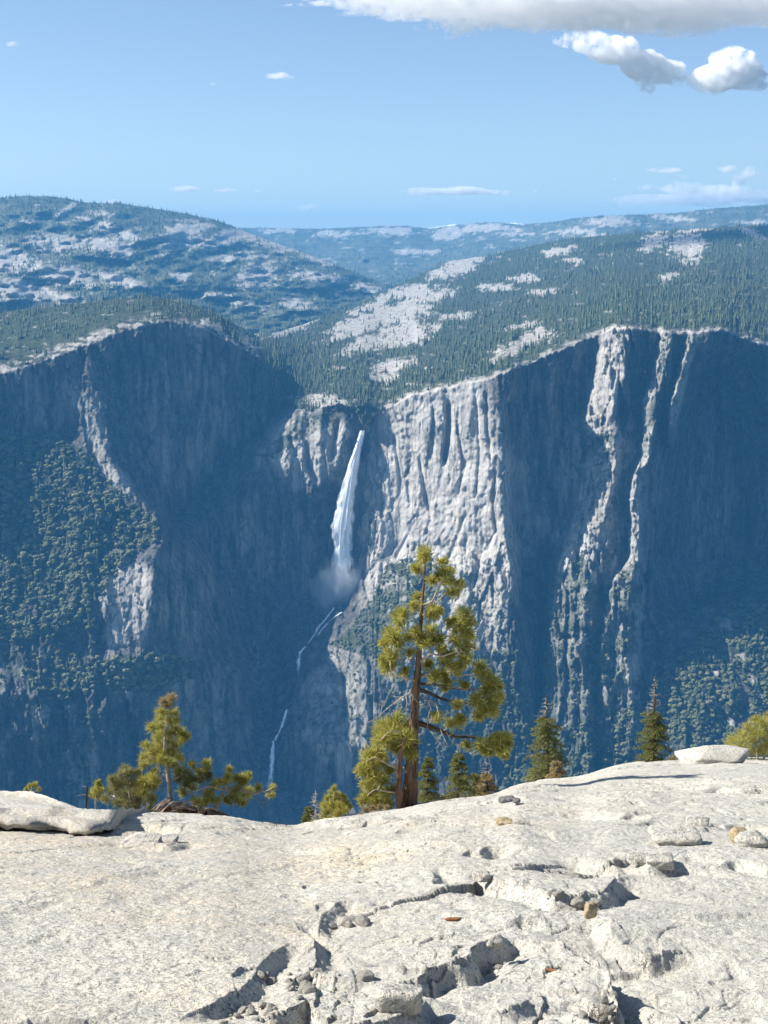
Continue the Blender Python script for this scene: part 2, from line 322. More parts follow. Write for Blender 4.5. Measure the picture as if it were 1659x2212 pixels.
RIBS = [  # px along py, then metres along py
    ([(-320, 700), (-320, 1850)], [(700, 3700), (940, 3620), (960, 3700), (1200, 3520), (1420, 3340), (1480, 3210), (1690, 3140), (1850, 3060)]),
    ([(0, 700), (0, 1850)], [(700, 3970), (820, 3920), (940, 3870), (960, 3830), (1100, 3700), (1340, 3470), (1440, 3390), (1500, 3300), (1700, 3240), (1850, 3130)]),
    ([(110, 700), (150, 860), (155, 940), (165, 1010), (120, 1200), (100, 1850)], [(700, 4030), (820, 3985), (930, 3950), (965, 3860), (1100, 3690), (1340, 3460), (1440, 3400), (1500, 3330), (1700, 3270), (1850, 3140)]),
    ([(190, 700), (172, 870), (178, 950), (215, 1010), (280, 1080), (338, 1130), (342, 1165), (300, 1200), (250, 1300), (235, 1400), (230, 1500), (230, 1850)],
     [(700, 4060), (860, 3960), (1000, 3830), (1130, 3690), (1165, 3650), (1200, 3590), (1300, 3480), (1400, 3440), (1430, 3390), (1500, 3370), (1690, 3310), (1850, 3150)]),
    ([(215, 700), (205, 870), (215, 950), (245, 1010), (300, 1080), (352, 1130), (356, 1165), (334, 1200), (330, 1300), (300, 1400), (300, 1500), (300, 1850)],
     [(700, 4070), (860, 3945), (1000, 3815), (1130, 3685), (1165, 3640), (1200, 3570), (1300, 3470), (1400, 3430), (1430, 3390), (1500, 3390), (1690, 3330), (1850, 3150)]),
    ([(420, 700), (420, 860), (400, 960), (370, 1050), (364, 1110), (362, 1130), (366, 1165), (360, 1200), (380, 1300), (390, 1400), (400, 1460), (410, 1850)],
     [(700, 4180), (860, 4160), (1000, 4060), (1110, 3900), (1165, 3680), (1200, 3620), (1300, 3540), (1400, 3500), (1440, 3450), (1500, 3460), (1690, 3400), (1850, 3160)]),
    ([(560, 700), (606, 830), (618, 880), (560, 940), (490, 1000), (410, 1080), (375, 1110), (380, 1130), (410, 1180), (452, 1250), (482, 1340), (492, 1400), (520, 1500), (530, 1600), (540, 1850)],
     [(700, 4230), (830, 4270), (880, 4310), (1000, 4230), (1080, 4130), (1110, 4020), (1170, 3800), (1250, 3760), (1340, 3730), (1400, 3690), (1500, 3600), (1600, 3520), (1850, 3200)]),
    ([(640, 700), (642, 880), (602, 935), (562, 990), (515, 1060), (440, 1120), (446, 1180), (490, 1260), (520, 1340), (535, 1400), (550, 1500), (556, 1600), (560, 1850)],
     [(700, 4150), (880, 4140), (935, 4110), (990, 4075), (1060, 4060), (1120, 4020), (1180, 3985), (1260, 3950), (1340, 3900), (1400, 3840), (1500, 3700), (1600, 3580), (1850, 3230)]),
    ([(740, 700), (748, 880), (744, 940), (730, 1000), (690, 1060), (650, 1100), (600, 1200), (600, 1270), (600, 1330), (595, 1400), (590, 1500), (580, 1600), (570, 1850)],
     [(700, 4080), (890, 4035), (940, 3995), (1000, 3990), (1060, 4010), (1110, 4055), (1250, 4060), (1330, 3960), (1400, 3890), (1500, 3740), (1600, 3600), (1850, 3230)]),
    ([(784, 700), (784, 925), (772, 1000), (752, 1100), (738, 1200), (735, 1270), (700, 1330), (660, 1400), (640, 1450), (622, 1530), (602, 1600), (588, 1690), (585, 1850)],
     [(700, 4060), (925, 4045), (1000, 4060), (1100, 4075), (1200, 4060), (1270, 4000), (1330, 3900), (1400, 3810), (1450, 3750), (1530, 3640), (1595, 3570), (1690, 3540), (1720, 3420), (1850, 3230)]),
    ([(800, 700), (800, 890), (816, 960), (818, 1050), (806, 1190), (790, 1250), (772, 1310), (742, 1370), (702, 1400), (666, 1470), (670, 1550), (664, 1610), (672, 1700), (690, 1850)],
     [(700, 4040), (900, 4030), (960, 4020), (1190, 3985), (1250, 3925), (1310, 3850), (1370, 3775), (1400, 3735), (1470, 3650), (1550, 3560), (1605, 3500), (1700, 3480), (1850, 3300)]),
    ([(950, 700), (950, 900), (955, 1000), (945, 1200), (930, 1300), (900, 1400), (860, 1500), (840, 1600), (830, 1850)],
     [(700, 3880), (840, 3850), (900, 3850), (1000, 3846), (1180, 3810), (1250, 3720), (1310, 3650), (1400, 3580), (1500, 3500), (1605, 3420), (1700, 3395), (1850, 3260)]),
    ([(1096, 700), (1096, 800), (1085, 870), (1088, 960), (1084, 1060), (1092, 1150), (1104, 1250), (1110, 1340), (1120, 1400), (1134, 1500), (1130, 1850)],
     [(700, 3710), (800, 3705), (1000, 3685), (1170, 3640), (1250, 3590), (1340, 3530), (1400, 3490), (1500, 3430), (1600, 3370), (1850, 3190)]),
    ([(1128, 700), (1128, 800), (1112, 870), (1118, 960), (1114, 1060), (1124, 1150), (1134, 1250), (1138, 1340), (1144, 1400), (1150, 1500), (1150, 1850)],
     [(700, 3800), (800, 3835), (1000, 3845), (1170, 3800), (1250, 3720), (1340, 3600), (1400, 3530), (1500, 3460), (1600, 3390), (1850, 3190)]),
    (K(P1, -4), K3Y),
    (K(P1, 4), [(y, v - I(y, [(850, 70), (960, 110), (1250, 110), (1500, 60)])) for y, v in K3Y]),
    (P1R, [(y, v - I(y, [(850, 175), (960, 225), (1250, 215), (1500, 130)])) for y, v in K3Y]),
    (K(P2, -4), [(700, 3790), (830, 3790), (900, 3790), (1080, 3770), (1200, 3710), (1293, 3620), (1400, 3540), (1600, 3380), (1850, 3170)]),
    (K(P2, 4), [(700, 3740), (830, 3710), (900, 3680), (1080, 3645), (1200, 3590), (1293, 3535), (1400, 3490), (1600, 3350), (1850, 3170)]),
    (P2R, [(700, 3705), (830, 3680), (900, 3650), (1080, 3615), (1200, 3560), (1293, 3495), (1400, 3460), (1600, 3330), (1850, 3160)]),
    (K(P3, -4), [(700, 3740), (850, 3740), (940, 3730), (1000, 3760), (1200, 3760), (1293, 3690), (1400, 3560), (1600, 3350), (1850, 3180)]),
    (K(P3, 4), [(700, 3690), (850, 3640), (940, 3660), (1000, 3750), (1200, 3770), (1293, 3700), (1400, 3560), (1600, 3350), (1850, 3180)]),
    ([(1545, 700), (1520, 800), (1500, 900), (1500, 1000), (1510, 1850)], [(700, 3690), (760, 3700), (830, 3900), (900, 3960), (1000, 4010), (1200, 4000), (1290, 3880), (1340, 3660), (1420, 3490), (1500, 3390), (1700, 3240), (1850, 3150)]),
    ([(1590, 700), (1590, 800), (1600, 1850)], [(700, 3720), (760, 3780), (900, 4000), (1000, 4060), (1200, 4030), (1245, 3960), (1300, 3720), (1400, 3500), (1500, 3390), (1700, 3240), (1850, 3150)]),
    ([(1680, 700), (1680, 1850)], [(700, 3760), (760, 3770), (900, 3900), (1000, 3960), (1200, 3970), (1260, 3860), (1300, 3720), (1400, 3500), (1500, 3390), (1700, 3240), (1850, 3150)]),
    ([(2050, 700), (2050, 1850)], [(700, 3720), (760, 3730), (900, 3800), (1000, 3850), (1200, 3860), (1290, 3780), (1400, 3540), (1500, 3430), (1700, 3240), (1850, 3150)]),
]
def rib_table(py):
    xs = np.array([I(py, [(y, x) for x, y in r[0]]) for r in RIBS]); ys = np.array([I(py, r[1]) for r in RIBS])
    xs = np.maximum.accumulate(xs + np.arange(len(xs)) * 1e-3)
    return xs, ys
# granite showing through the forest on the near slopes: (x, y, half width, half height, tilt)
PATCH_NEAR = [(885, 633, 60, 13, -8), (862, 678, 66, 22, -14), (872, 724, 66, 20, -16), (850, 790, 40, 14, -10), (995, 573, 55, 17, -20), (1135, 600, 32, 7, 0), (1075, 620, 32, 8, 0), (1175, 630, 32, 6, -6), (990, 683, 36, 8, -8), (1130, 703, 36, 6, -10), (1140, 735, 60, 13, -20), (1090, 768, 40, 9, -20), (1205, 543, 34, 8, -10), (1410, 523, 26, 15, -30), (1485, 533, 36, 28, 10), (1440, 598, 30, 6, -10), (1515, 493, 26, 5, 0), (1625, 503, 24, 8, 20), (800, 663, 46, 9, -18), (795, 693, 82, 15, -18), (800, 743, 60, 16, -16), (725, 795, 14, 5, 0), (625, 713, 46, 7, -18), (940, 640, 40, 9, -10), (760, 720, 60, 8, -16), (700, 868, 50, 14, 4), (1240, 565, 20, 5, 0), (830, 815, 30, 10, 0), (530, 735, 24, 8, 40), (460, 705, 26, 8, 30)]
PATCH_FAR = [(120, 525, 55, 17, 4), (145, 453, 24, 7, -30), (218, 463, 20, 5, 8), (228, 493, 21, 13, 10), (240, 533, 46, 18, 14), (278, 510, 25, 9, 14), (395, 508, 46, 25, -20), (495, 513, 80, 14, -14), (630, 533, 88, 13, 10), (555, 598, 42, 24, -8), (670, 598, 36, 10, 8), (485, 560, 28, 6, -4), (545, 553, 32, 7, -4), (390, 598, 20, 8, 0), (135, 593, 70, 18, 10), (265, 608, 52, 10, 14), (20, 563, 42, 26, 10), (30, 623, 56, 18, 8), (125, 643, 42, 12, 6), (645, 658, 36, 9, 6), (540, 663, 32, 8, 12), (730, 605, 20, 9, 12), (750, 570, 30, 7, 22), (690, 560, 40, 7, 16), (60, 480, 20, 5, 0), (180, 473, 16, 5, 10), (800, 625, 30, 7, 20), (470, 640, 30, 7, 0)]
PATCH_RIDGE = [(850, 500, 40, 8, 0), (975, 498, 40, 7, 0), (1050, 492, 60, 8, 0), (1320, 478, 50, 9, 0), (1240, 500, 40, 6, 0), (960, 512, 30, 5, 0), (1110, 506, 30, 4, 0), (1450, 470, 40, 5, 6), (1300, 508, 30, 4, 0), (1630, 480, 30, 4, 0), (600, 498, 40, 5, 0), (720, 505, 40, 5, 0), (900, 545, 40, 5, 0)]
def patches(px, py, lst, soft=0.35, seed=3):
    m = np.zeros_like(px)
    wx = px + 9 * fbm(px / 14, py / 7, seed, 4); wy = py + 5 * fbm(px / 14, py / 7, seed + 5, 4)
    for x, y, a, b, r in lst:
        a, b = a * 1.3, b * 1.3; ca, sa = math.cos(R(r)), math.sin(R(r)); u = ((wx - x) * ca + (wy - y) * sa) / a; v = (-(wx - x) * sa + (wy - y) * ca) / b
        m = np.maximum(m, 1.6 - np.sqrt(u * u + v * v))
    if soft > 0.6: return sstep(0.0, 1.2, m)
    k = m - 0.6 + 0.75 * fbm(px / 16, py / 5, seed + 9, 5, 0.62) + 0.25 * n2(px / 3, py / 1.4, seed + 11)
    return np.maximum(sstep(0.0, 0.22, k), 0.8 * sstep(0.34, 0.5, fbm(px / 20, py / 5, seed + 13, 5, 0.6)))
def inside(px, py, poly):
    r = np.zeros(px.shape, bool); n = len(poly)
    for i in range(n):
        x1, y1 = poly[i]; x2, y2 = poly[(i + 1) % n]
        c = ((y1 > py) != (y2 > py)) & (px < (x2 - x1) * (py - y1) / (y2 - y1 + 1e-9) + x1); r ^= c
    return r
# scrub and oak on the valley walls: polygon, plants per 1000 square pixels, size range in metres, share of conifers
VEG = [
    ([(-60, 940), (165, 962), (215, 1016), (280, 1085), (345, 1133), (348, 1165), (285, 1210), (232, 1262), (200, 1310), (215, 1362), (120, 1356), (60, 1385), (-60, 1400)], 21, (7, 14), 0.05),
    ([(60, 1455), (160, 1432), (330, 1415), (430, 1430), (434, 1455), (340, 1496), (230, 1490), (150, 1505), (60, 1490)], 19, (7, 13), 0.08),
    ([(-60, 1385), (120, 1356), (210, 1370), (230, 1420), (60, 1455), (-60, 1530)], 8, (5, 11), 0.06),
    ([(-60, 1500), (420, 1500), (440, 1720), (-60, 1760)], 4.0, (4, 10), 0.1),
    ([(200, 1590), (420, 1600), (430, 1700), (230, 1690)], 9, (5, 10), 0.05),
    ([(806, 1290), (832, 1226), (880, 1206), (940, 1222), (960, 1300), (900, 1400), (850, 1436), (705, 1392), (748, 1366)], 26, (4, 8.5), 0.0),
    ([(690, 1400), (850, 1436), (830, 1500), (760, 1490), (700, 1470)], 9, (3, 6), 0.0),
    ([(675, 1500), (900, 1480), (1000, 1600), (670, 1606)], 9, (4, 9), 0.05),
    ([(930, 1210), (1090, 1260), (1110, 1400), (960, 1420), (930, 1300)], 7, (3, 7), 0.0),
    ([(860, 1440), (1120, 1400), (1160, 1600), (900, 1700), (840, 1600)], 14, (5, 11), 0.05),
    ([(1190, 1260), (1260, 1190), (1280, 1260), (1360, 1280), (1360, 1560), (1170, 1570)], 15, (4, 9), 0.05),
    ([(1320, 1250), (1380, 1210), (1370, 1400), (1310, 1300)], 15, (4, 8), 0.0),
    ([(1100, 1560), (1320, 1560), (1330, 1720), (1080, 1720)], 19, (6, 12), 0.05),
    ([(1300, 1700), (1320, 1570), (1400, 1480), (1490, 1410), (1535, 1340), (1560, 1400), (1600, 1480), (1590, 1700)], 23, (6, 12), 0.02),
    ([(1540, 1330), (1600, 1300), (1760, 1285), (1760, 1700), (1590, 1700), (1620, 1500)], 20, (6, 12), 0.02),
    ([(1270, 930), (1326, 940), (1322, 1000), (1275, 1010)], 16, (4, 8), 0.3),
    ([(1260, 1010), (1330, 1020), (1290, 1130), (1235, 1120)], 7, (3, 6), 0.0),
    ([(1330, 720), (1540, 722), (1480, 800), (1420, 960), (1390, 990), (1350, 800)], 9, (5, 10), 0.75),
    ([(562, 985), (640, 900), (770, 880), (700, 925), (620, 965), (575, 1000)], 16, (3, 6), 0.25),
    ([(400, 720), (560, 780), (600, 850), (560, 830), (450, 760)], 8, (4, 8), 0.5),
    ([(180, 860), (240, 860), (260, 1010), (200, 1000)], 6, (3, 6), 0.2),
    ([(1560, 730), (1700, 750), (1700, 820), (1600, 790)], 12, (5, 9), 0.5),
]
TALUS = [(1530, 1320, 14), (1570, 1350, 18), (1600, 1420, 14), (1625, 1470, 12), (1640, 1500, 10), (1545, 1450, 8), (1550, 1520, 8), (1575, 1560, 14)]
GROOVES = [([(970, 862), (968, 940), (958, 1012)], 6, 60), ([(1052, 838), (1052, 930), (1062, 1010)], 4, 26), ([(905, 985), (918, 1060), (932, 1125)], 4, 24), ([(880, 1035), (886, 1095)], 4, 22), ([(1028, 850), (1036, 980), (1026, 1090)], 3.5, 18), ([(935, 880), (936, 940), (930, 1000)], 3.5, 22), ([(848, 930), (862, 1010), (868, 1090)], 4, 22), ([(985, 900), (1000, 1000), (990, 1080)], 3.5, 20), ([(1070, 1000), (1066, 1100), (1076, 1180)], 4, 22), ([(1010, 1100), (980, 1180), (960, 1230)], 4, 18), ([(1080, 1130), (1040, 1200), (1020, 1280)], 4, 20), ([(900, 1120), (868, 1180), (850, 1215)], 4, 16), ([(660, 950), (668, 1010), (690, 1050)], 7, 30), ([(625, 940), (640, 990)], 6, 26), ([(735, 900), (722, 950), (716, 1000)], 7, 30), ([(300, 720), (310, 820), (300, 900)], 5, 20), ([(440, 720), (436, 830), (420, 930)], 5, 22), ([(360, 720), (366, 840)], 4, 16), ([(90, 810), (100, 900)], 5, 20), ([(1150, 830), (1166, 960), (1160, 1100)], 5, 20), ([(1210, 800), (1216, 930), (1190, 1080)], 5, 22), ([(1170, 1290), (1166, 1400), (1166, 1570)], 5, 45), ([(1228, 1250), (1222, 1400), (1226, 1540)], 4, 24), ([(1280, 1020), (1262, 1120), (1244, 1230)], 3.5, 20), ([(1340, 760), (1338, 860), (1346, 960)], 6, 36), ([(1550, 760), (1548, 860), (1556, 950)], 7, 26), ([(1620, 780), (1622, 900)], 7, 26), ([(1480, 900), (1476, 1000), (1484, 1120)], 6, 24), ([(740, 1450), (748, 1560)], 6, 26), ([(800, 1500), (806, 1600)], 6, 30), ([(120, 1490), (150, 1600), (180, 1690)], 6, 24), ([(270, 1500), (290, 1600), (300, 1700)], 6, 30), ([(420, 1200), (460, 1300), (475, 1380)], 5, 20), ([(390, 1220), (420, 1330)], 4, 16), ([(720, 1620), (724, 1700)], 5, 22), ([(770, 1610), (764, 1700)], 5, 22)]
def near_depth(px, py, detail=True):
    """metres to the valley walls and the plateaus above them, px along columns, py 2-D"""
    Y = np.empty_like(py)
    for k in range(py.shape[0]):     # rows do not share py: bin by tabulated py
        pass
    tab_y = np.arange(640, 1861, 3.0)
    tab = np.empty((len(tab_y), px.shape[1]))
    for k, y in enumerate(tab_y):
        xs, ys = rib_table(y); tab[k] = np.interp(px[0] + 2.6 * n2(px[0] / 14, y / 16 + 0 * px[0], 77) + 2.2 * n2(px[0] / 5, y / 6 + 0 * px[0], 78), xs, ys)
    for _ in range(1): tab[:, 1:-1] = (tab[:, :-2] + 2 * tab[:, 1:-1] + tab[:, 2:]) / 4
    rim = I(px[0], RIM) + 4 * fbm(px[0] / 13, 0 * px[0], 5, 3); sk = I(px[0], SKY1); sy = I(px[0], SKY1_Y)
    # the lip of the falls is a notch in the rim only; the valley behind it is open
    f0a = np.array([np.interp(rim[j], tab_y, tab[:, j]) for j in range(px.shape[1])]); g = np.exp(-((px[0] - 784) / 38) ** 2) ** 0.5
    rs = rim * (1 - g) + I(px[0], [(730, 874), (840, 878)]) * g; fs = f0a * (1 - g) + I(px[0], [(730, 4010), (840, 3985)]) * g
    for j in range(px.shape[1]):
        yy = py[:, j]; f = np.interp(np.maximum(yy, rim[j]), tab_y, tab[:, j])
        t = np.clip((rs[j] - yy) / max(rs[j] - sk[j], 1), 0, 1.0); f0 = fs[j]
        Y[:, j] = np.where(yy < rim[j], f0 + (sy[j] - f0) * (0.35 * t + 0.65 * t ** 2.0), f)
    if detail:
        above = np.clip((rim[None] - py) / 12, 0, 1); below = 1 - above
        smooth_w = 1 - 0.55 * sstep(800, 850, px) * (1 - sstep(1060, 1092, px)) * (1 - sstep(1150, 1230, py))   # the clean sheet beside the falls
        steep = below * (1 - 0.6 * sstep(1280, 1480, py)) * (0.5 + 0.5 * smooth_w)
        wx = px + 2.5 * fbm(px / 40, py / 120, 12, 3)
        Y = Y - steep * (12 * ridged(wx / 42, py / 300, 21, 2) + 3 * ridged(wx / 16, py / 130, 22, 2) + 1.0 * n2(wx / 4.5, py / 40, 23))
        Y = Y - below * (8 * fbm(px / 34, py / 40, 31, 4, 0.5) + 1.6 * fbm(px / 8, py / 8, 33, 3, 0.6))
        lean = 0.45 * np.maximum(py - 1010, 0) * sstep(790, 830, px) * (1 - sstep(1080, 1130, px))
        Y = Y - below * smooth_w * (10.5 * facets((wx + lean) / 26, py / 110, 61, 1.2) + 4.0 * facets((wx + lean) / 11, py / 34, 71, 1.3) + 2.0 * facets(px / 5.5, py / 10, 81, 1.2))
        Y = Y - below * (26 * ridged(px / 60 + 0.3, py / 150, 39, 3) + 9 * ridged(px / 14, py / 40, 46, 2)) * sstep(1440, 1520, py) * (1 - sstep(420, 520, px))
        zone = sstep(1175, 1215, px) * (1 - sstep(1400, 1450, px)) * sstep(860, 960, py)
        zone = np.maximum(zone, 0.8 * sstep(1285, 1310, px) * (1 - sstep(1480, 1530, px)) * (1 - sstep(960, 1040, py)))
        zone = np.maximum(zone, 0.7 * sstep(1130, 1230, py) * sstep(800, 860, px) * (1 - sstep(1100, 1160, px)))
        Y = Y - below * zone * (16 * ridged(wx / 24, py / 80, 43, 2) + 16 * facets(wx / 18, py / 60, 44, 1.3) + 8 * facets(wx / 8, py / 22, 45, 1.3))
        for ln, w, dp in GROOVES:
            ln = np.array(ln, float); xc = np.interp(py, ln[:, 1], ln[:, 0]) + 1.0 * n2(py / 24, 0 * py, 91); on = sstep(-0.02, 0.15, (py - ln[0, 1]) / (ln[-1, 1] - ln[0, 1])) * sstep(-0.02, 0.2, (ln[-1, 1] - py) / (ln[-1, 1] - ln[0, 1]))
            Y = Y + below * dp * on * (0.4 + 0.6 * smooth_w) * np.exp(-((px - xc) / w) ** 2)
        # ledges that step back as the wall rises
        s = py / 26 + 1.5 * fbm(px / 60, py / 60, 35, 3); fr = s - np.floor(s)
        Y = Y - below * 4 * (fr - 0.5) * (0.4 + 0.6 * n2(px / 40, py / 40, 36))
        Y = Y + above * (40 * fbm(px / 60, py / 16, 41, 4) * np.clip((rim[None] - py) / 60, 0, 1))
        Y = Y - patches(px, py, PATCH_NEAR, 0.8) * above * 35
    return Y, rim
def zone_sun_tone(px, py):  # sunlight painted into the colour of the lower pillars
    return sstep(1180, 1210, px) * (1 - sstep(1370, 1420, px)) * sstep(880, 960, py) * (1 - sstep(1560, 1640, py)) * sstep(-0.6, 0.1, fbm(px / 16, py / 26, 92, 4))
def walls():
    nc, nr = 790, 470
    cols = np.concatenate([np.linspace(-300, -30, 40)[:-1], np.linspace(-30, 1690, nc - 79), np.linspace(1690, 2000, 41)[1:]])
    sk = I(cols, SKY1) + 2.5 * fbm(cols / 20, 0 * cols, 8, 4)
    v = np.linspace(0, 1, nr)
    px = np.repeat(cols[None], nr, 0); py = 1850 + (sk[None] - 1850) * v[:, None]
    Y, rim = near_depth(px, py)
    P = at(px, py, Y)
    pale = patches(px, py, PATCH_NEAR) * (py < rim[None] + 2)
    wob = 8 * fbm(px / 16, py / 6, 71, 4)
    band = (1 - sstep(14, 34, rim[None] - py + wob)) * (rim[None] - py > -2) * (px < 350)
    band = np.maximum(band, (1 - sstep(5, 14, rim[None] - py + wob)) * (rim[None] - py > -3) * ((px > 800) & (px < 1300) | (px > 1300)) * 0.95)
    band = np.maximum(band, (1 - sstep(4, 16, rim[None] - py + wob)) * (rim[None] - py > -2) * ((px > 350) & (px < 560)) * 0.55)
    band = band * sstep(-0.30, 0.12, fbm(px / 20, py / 6, 73, 5, 0.65))
    pale = np.maximum(pale, band)
    for x, y, r in TALUS: pale = np.maximum(pale, 1 - sstep(0.4, 1.1, np.hypot(px + wob - x, py + wob - y) / r))
    # pale rock apron beside the falls, its sunlight also put into the colour
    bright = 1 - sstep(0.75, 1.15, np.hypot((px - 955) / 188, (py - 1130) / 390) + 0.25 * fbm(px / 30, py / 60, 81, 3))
    bright = np.maximum(bright, 0.9 * (1 - sstep(0.6, 1.1, np.abs(px - I(py, [(y, x) for x, y in P1]) - 30) / 36 + 0.3 * fbm(px / 12, py / 40, 82, 3))) * (1 - sstep(1260, 1380, py)))  # sunlit flank of the first pillar painted paler
    for pl_, y1 in ((P2, 1290), (P3, 960)): bright = np.maximum(bright, 0.8 * (1 - sstep(0.5, 1.1, np.abs(px - I(py, [(y, x) for x, y in pl_]) - 10) / 16 + 0.3 * fbm(px / 12, py / 40, 86, 3))) * (1 - sstep(y1 - 110, y1 + 10, py + 20 * fbm(px / 6, py / 30, 96, 2))))  # sunlit edges of the next pillars painted paler
    bright = np.maximum(bright, 0.7 * (1 - sstep(0.5, 1.0, np.abs(px - I(py, [(860, 190), (1000, 225), (1080, 290), (1130, 340)])) / 30 + 0.4 * fbm(px / 14, py / 20, 87, 3))) * sstep(830, 880, py) * (1 - sstep(1040, 1110, py)))  # sunlight on the left buttress put into its colour
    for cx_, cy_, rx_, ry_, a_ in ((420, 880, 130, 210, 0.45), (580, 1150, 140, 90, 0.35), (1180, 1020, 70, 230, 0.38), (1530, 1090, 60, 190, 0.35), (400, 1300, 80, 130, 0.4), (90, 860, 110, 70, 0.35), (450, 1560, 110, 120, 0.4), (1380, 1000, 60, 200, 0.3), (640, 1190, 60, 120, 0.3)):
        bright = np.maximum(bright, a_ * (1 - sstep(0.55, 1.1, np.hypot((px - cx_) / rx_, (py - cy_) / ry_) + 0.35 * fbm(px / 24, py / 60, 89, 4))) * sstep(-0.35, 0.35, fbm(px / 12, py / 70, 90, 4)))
    bright = np.maximum(bright, 0.75 * zone_sun_tone(px, py))
    bright = np.maximum(bright, 0.6 * sstep(0.18, 0.4, fbm(px / 26, py / 44, 88, 4)) * (1 - sstep(380, 480, px)) * sstep(1360, 1460, py))  # scattered sunlit bits painted on the lower left walls
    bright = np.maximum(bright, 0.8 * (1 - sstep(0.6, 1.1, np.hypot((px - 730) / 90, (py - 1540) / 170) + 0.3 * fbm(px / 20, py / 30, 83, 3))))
    bright = np.maximum(bright, 0.8 * (1 - sstep(0.6, 1.1, np.hypot((px - 670) / 115, (py - 970) / 95) + 0.3 * fbm(px / 20, py / 30, 84, 3))))  # crag left of the lip painted paler as its sunlit face
    bright = np.maximum(bright, 0.8 * (1 - sstep(0.6, 1.1, np.hypot((px - 275) / 70, (py - 1300) / 120) + 0.3 * fbm(px / 20, py / 30, 85, 3))))  # lower left buttress, sunlit side painted paler
    veg = np.zeros_like(px)
    for poly, d, _, _ in VEG: veg = np.maximum(veg, inside(px + wob, py + wob, poly) * min(1, d / 20))
    veg = np.maximum(veg * (pale < 0.3) * np.clip(0.75 + 0.9 * fbm(px / 18, py / 12, 72, 4), 0, 1), (py < rim[None] - 3) * (1 - pale))
    # behind the skyline the land falls away again; below, the valley floor runs back to the foot of the dome
    back = []
    for k, (dy, dz) in enumerate(((120, -30), (500, -160), (1400, -420))):
        q = P[-1].copy(); q[:, 1] += dy; q[:, 0] *= q[:, 1] / (q[:, 1] - dy); q[:, 2] += dz; back.append(q)
    front = []
    for f in (0.08, 0.35, 0.7, 0.95):
        q = P[0].copy(); q[:, :2] *= f; q[:, 2] = -1415 - 10 * f; front.append(q)
    V = np.concatenate([np.array(front), P, np.array(back)])
    pad = lambda a, b, c: np.concatenate([np.repeat(b * np.ones((1, len(cols))), 4, 0), a, np.repeat(c * np.ones((1, len(cols))), 3, 0)])
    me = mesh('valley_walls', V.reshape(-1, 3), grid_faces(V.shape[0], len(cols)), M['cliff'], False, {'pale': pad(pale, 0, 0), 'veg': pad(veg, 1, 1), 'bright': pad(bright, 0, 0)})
    o = link('valley_cliffs', me); tag(o, kind='structure')
    return cols, sk, v, P, pale, veg, rim
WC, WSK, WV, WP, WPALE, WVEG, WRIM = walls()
def on_walls(px, py):
    """position on the wall sheet under each (px, py); also pale and veg there"""
    ci = np.interp(px, WC, np.arange(len(WC))); sk = np.interp(px, WC, WSK)
    ri = np.clip((py - 1850) / (sk - 1850), 0, 1) * (len(WV) - 1)
    i = np.clip(ri.astype(int), 0, len(WV) - 2); j = np.clip(ci.astype(int), 0, len(WC) - 2)
    fi = (ri - i)[:, None]; fj = (ci - j)[:, None]
    p = (WP[i, j] * (1 - fi) + WP[i + 1, j] * fi) * (1 - fj) + (WP[i, j + 1] * (1 - fi) + WP[i + 1, j + 1] * fi) * fj
    return p, WPALE[i, j], WVEG[i, j]

def hills(name, sky, bot, Ysky, Ybot, lst, nc, nr, x0, x1, seed, rel):
    cols = np.linspace(x0, x1, nc); sk = I(cols, sky) + 1.2 * fbm(cols / 25, 0 * cols, seed, 4); v = np.linspace(0, 1, nr)
    px = np.repeat(cols[None], nr, 0); py = bot + (sk[None] - bot) * v[:, None]
    ys, yb = I(cols, Ysky), I(cols, Ybot)
    Y = yb[None] + (ys - yb)[None] * (v[:, None] ** 1.25)
    pale = patches(px, py, lst, 0.35, seed)
    taper = np.clip((1 - v[:, None]) * 8, 0, 1)
    Y = Y + taper * rel * (fbm(px / 110, py / 34, seed + 1, 5) + 0.4 * fbm(px / 30, py / 10, seed + 2, 4)) - patches(px, py, lst, 0.9, seed) * rel * 0.30 * taper
    P = at(px, py, Y); back = []
    for dy, dz in ((200, -40), (900, -250)):
        q = P[-1].copy(); q[:, 1] += dy; q[:, 0] *= q[:, 1] / (q[:, 1] - dy); q[:, 2] += dz; back.append(q)
    V = np.concatenate([P, np.array(back)])
    pl = np.concatenate([pale, np.zeros((2, nc))])
    o = link(name, mesh(name, V.reshape(-1, 3), grid_faces(nr + 2, nc), M['hill'], True, {'pale': pl})); tag(o, kind='structure')
    def on(x, y):
        ci = np.interp(x, cols, np.arange(nc)); s = np.interp(x, cols, sk); ri = np.clip((y - bot) / (s - bot), 0, 1) * (nr - 1)
        i = np.clip(ri.astype(int), 0, nr - 2); j = np.clip(ci.astype(int), 0, nc - 2); fi = (ri - i)[:, None]; fj = (ci - j)[:, None]
        p = (P[i, j] * (1 - fi) + P[i + 1, j] * fi) * (1 - fj) + (P[i, j + 1] * (1 - fi) + P[i + 1, j + 1] * fi) * fj
        return p, pale[i, j], s
    return on
SKYA = [(-300, 440), (-100, 430), (0, 427), (60, 424), (100, 423), (140, 429), (180, 437), (260, 440), (380, 457), (450, 471), (500, 488), (560, 512), (640, 540), (720, 570), (800, 602), (870, 628), (920, 655), (1000, 690)]
on_hill = hills('forested_hill', SKYA, 800, [(-300, 9000), (200, 9200), (500, 9400), (900, 8800), (1000, 8600)], [(-300, 5600), (300, 5600), (600, 6200), (1000, 7400)], PATCH_FAR, 330, 120, -300, 1000, 201, 260)
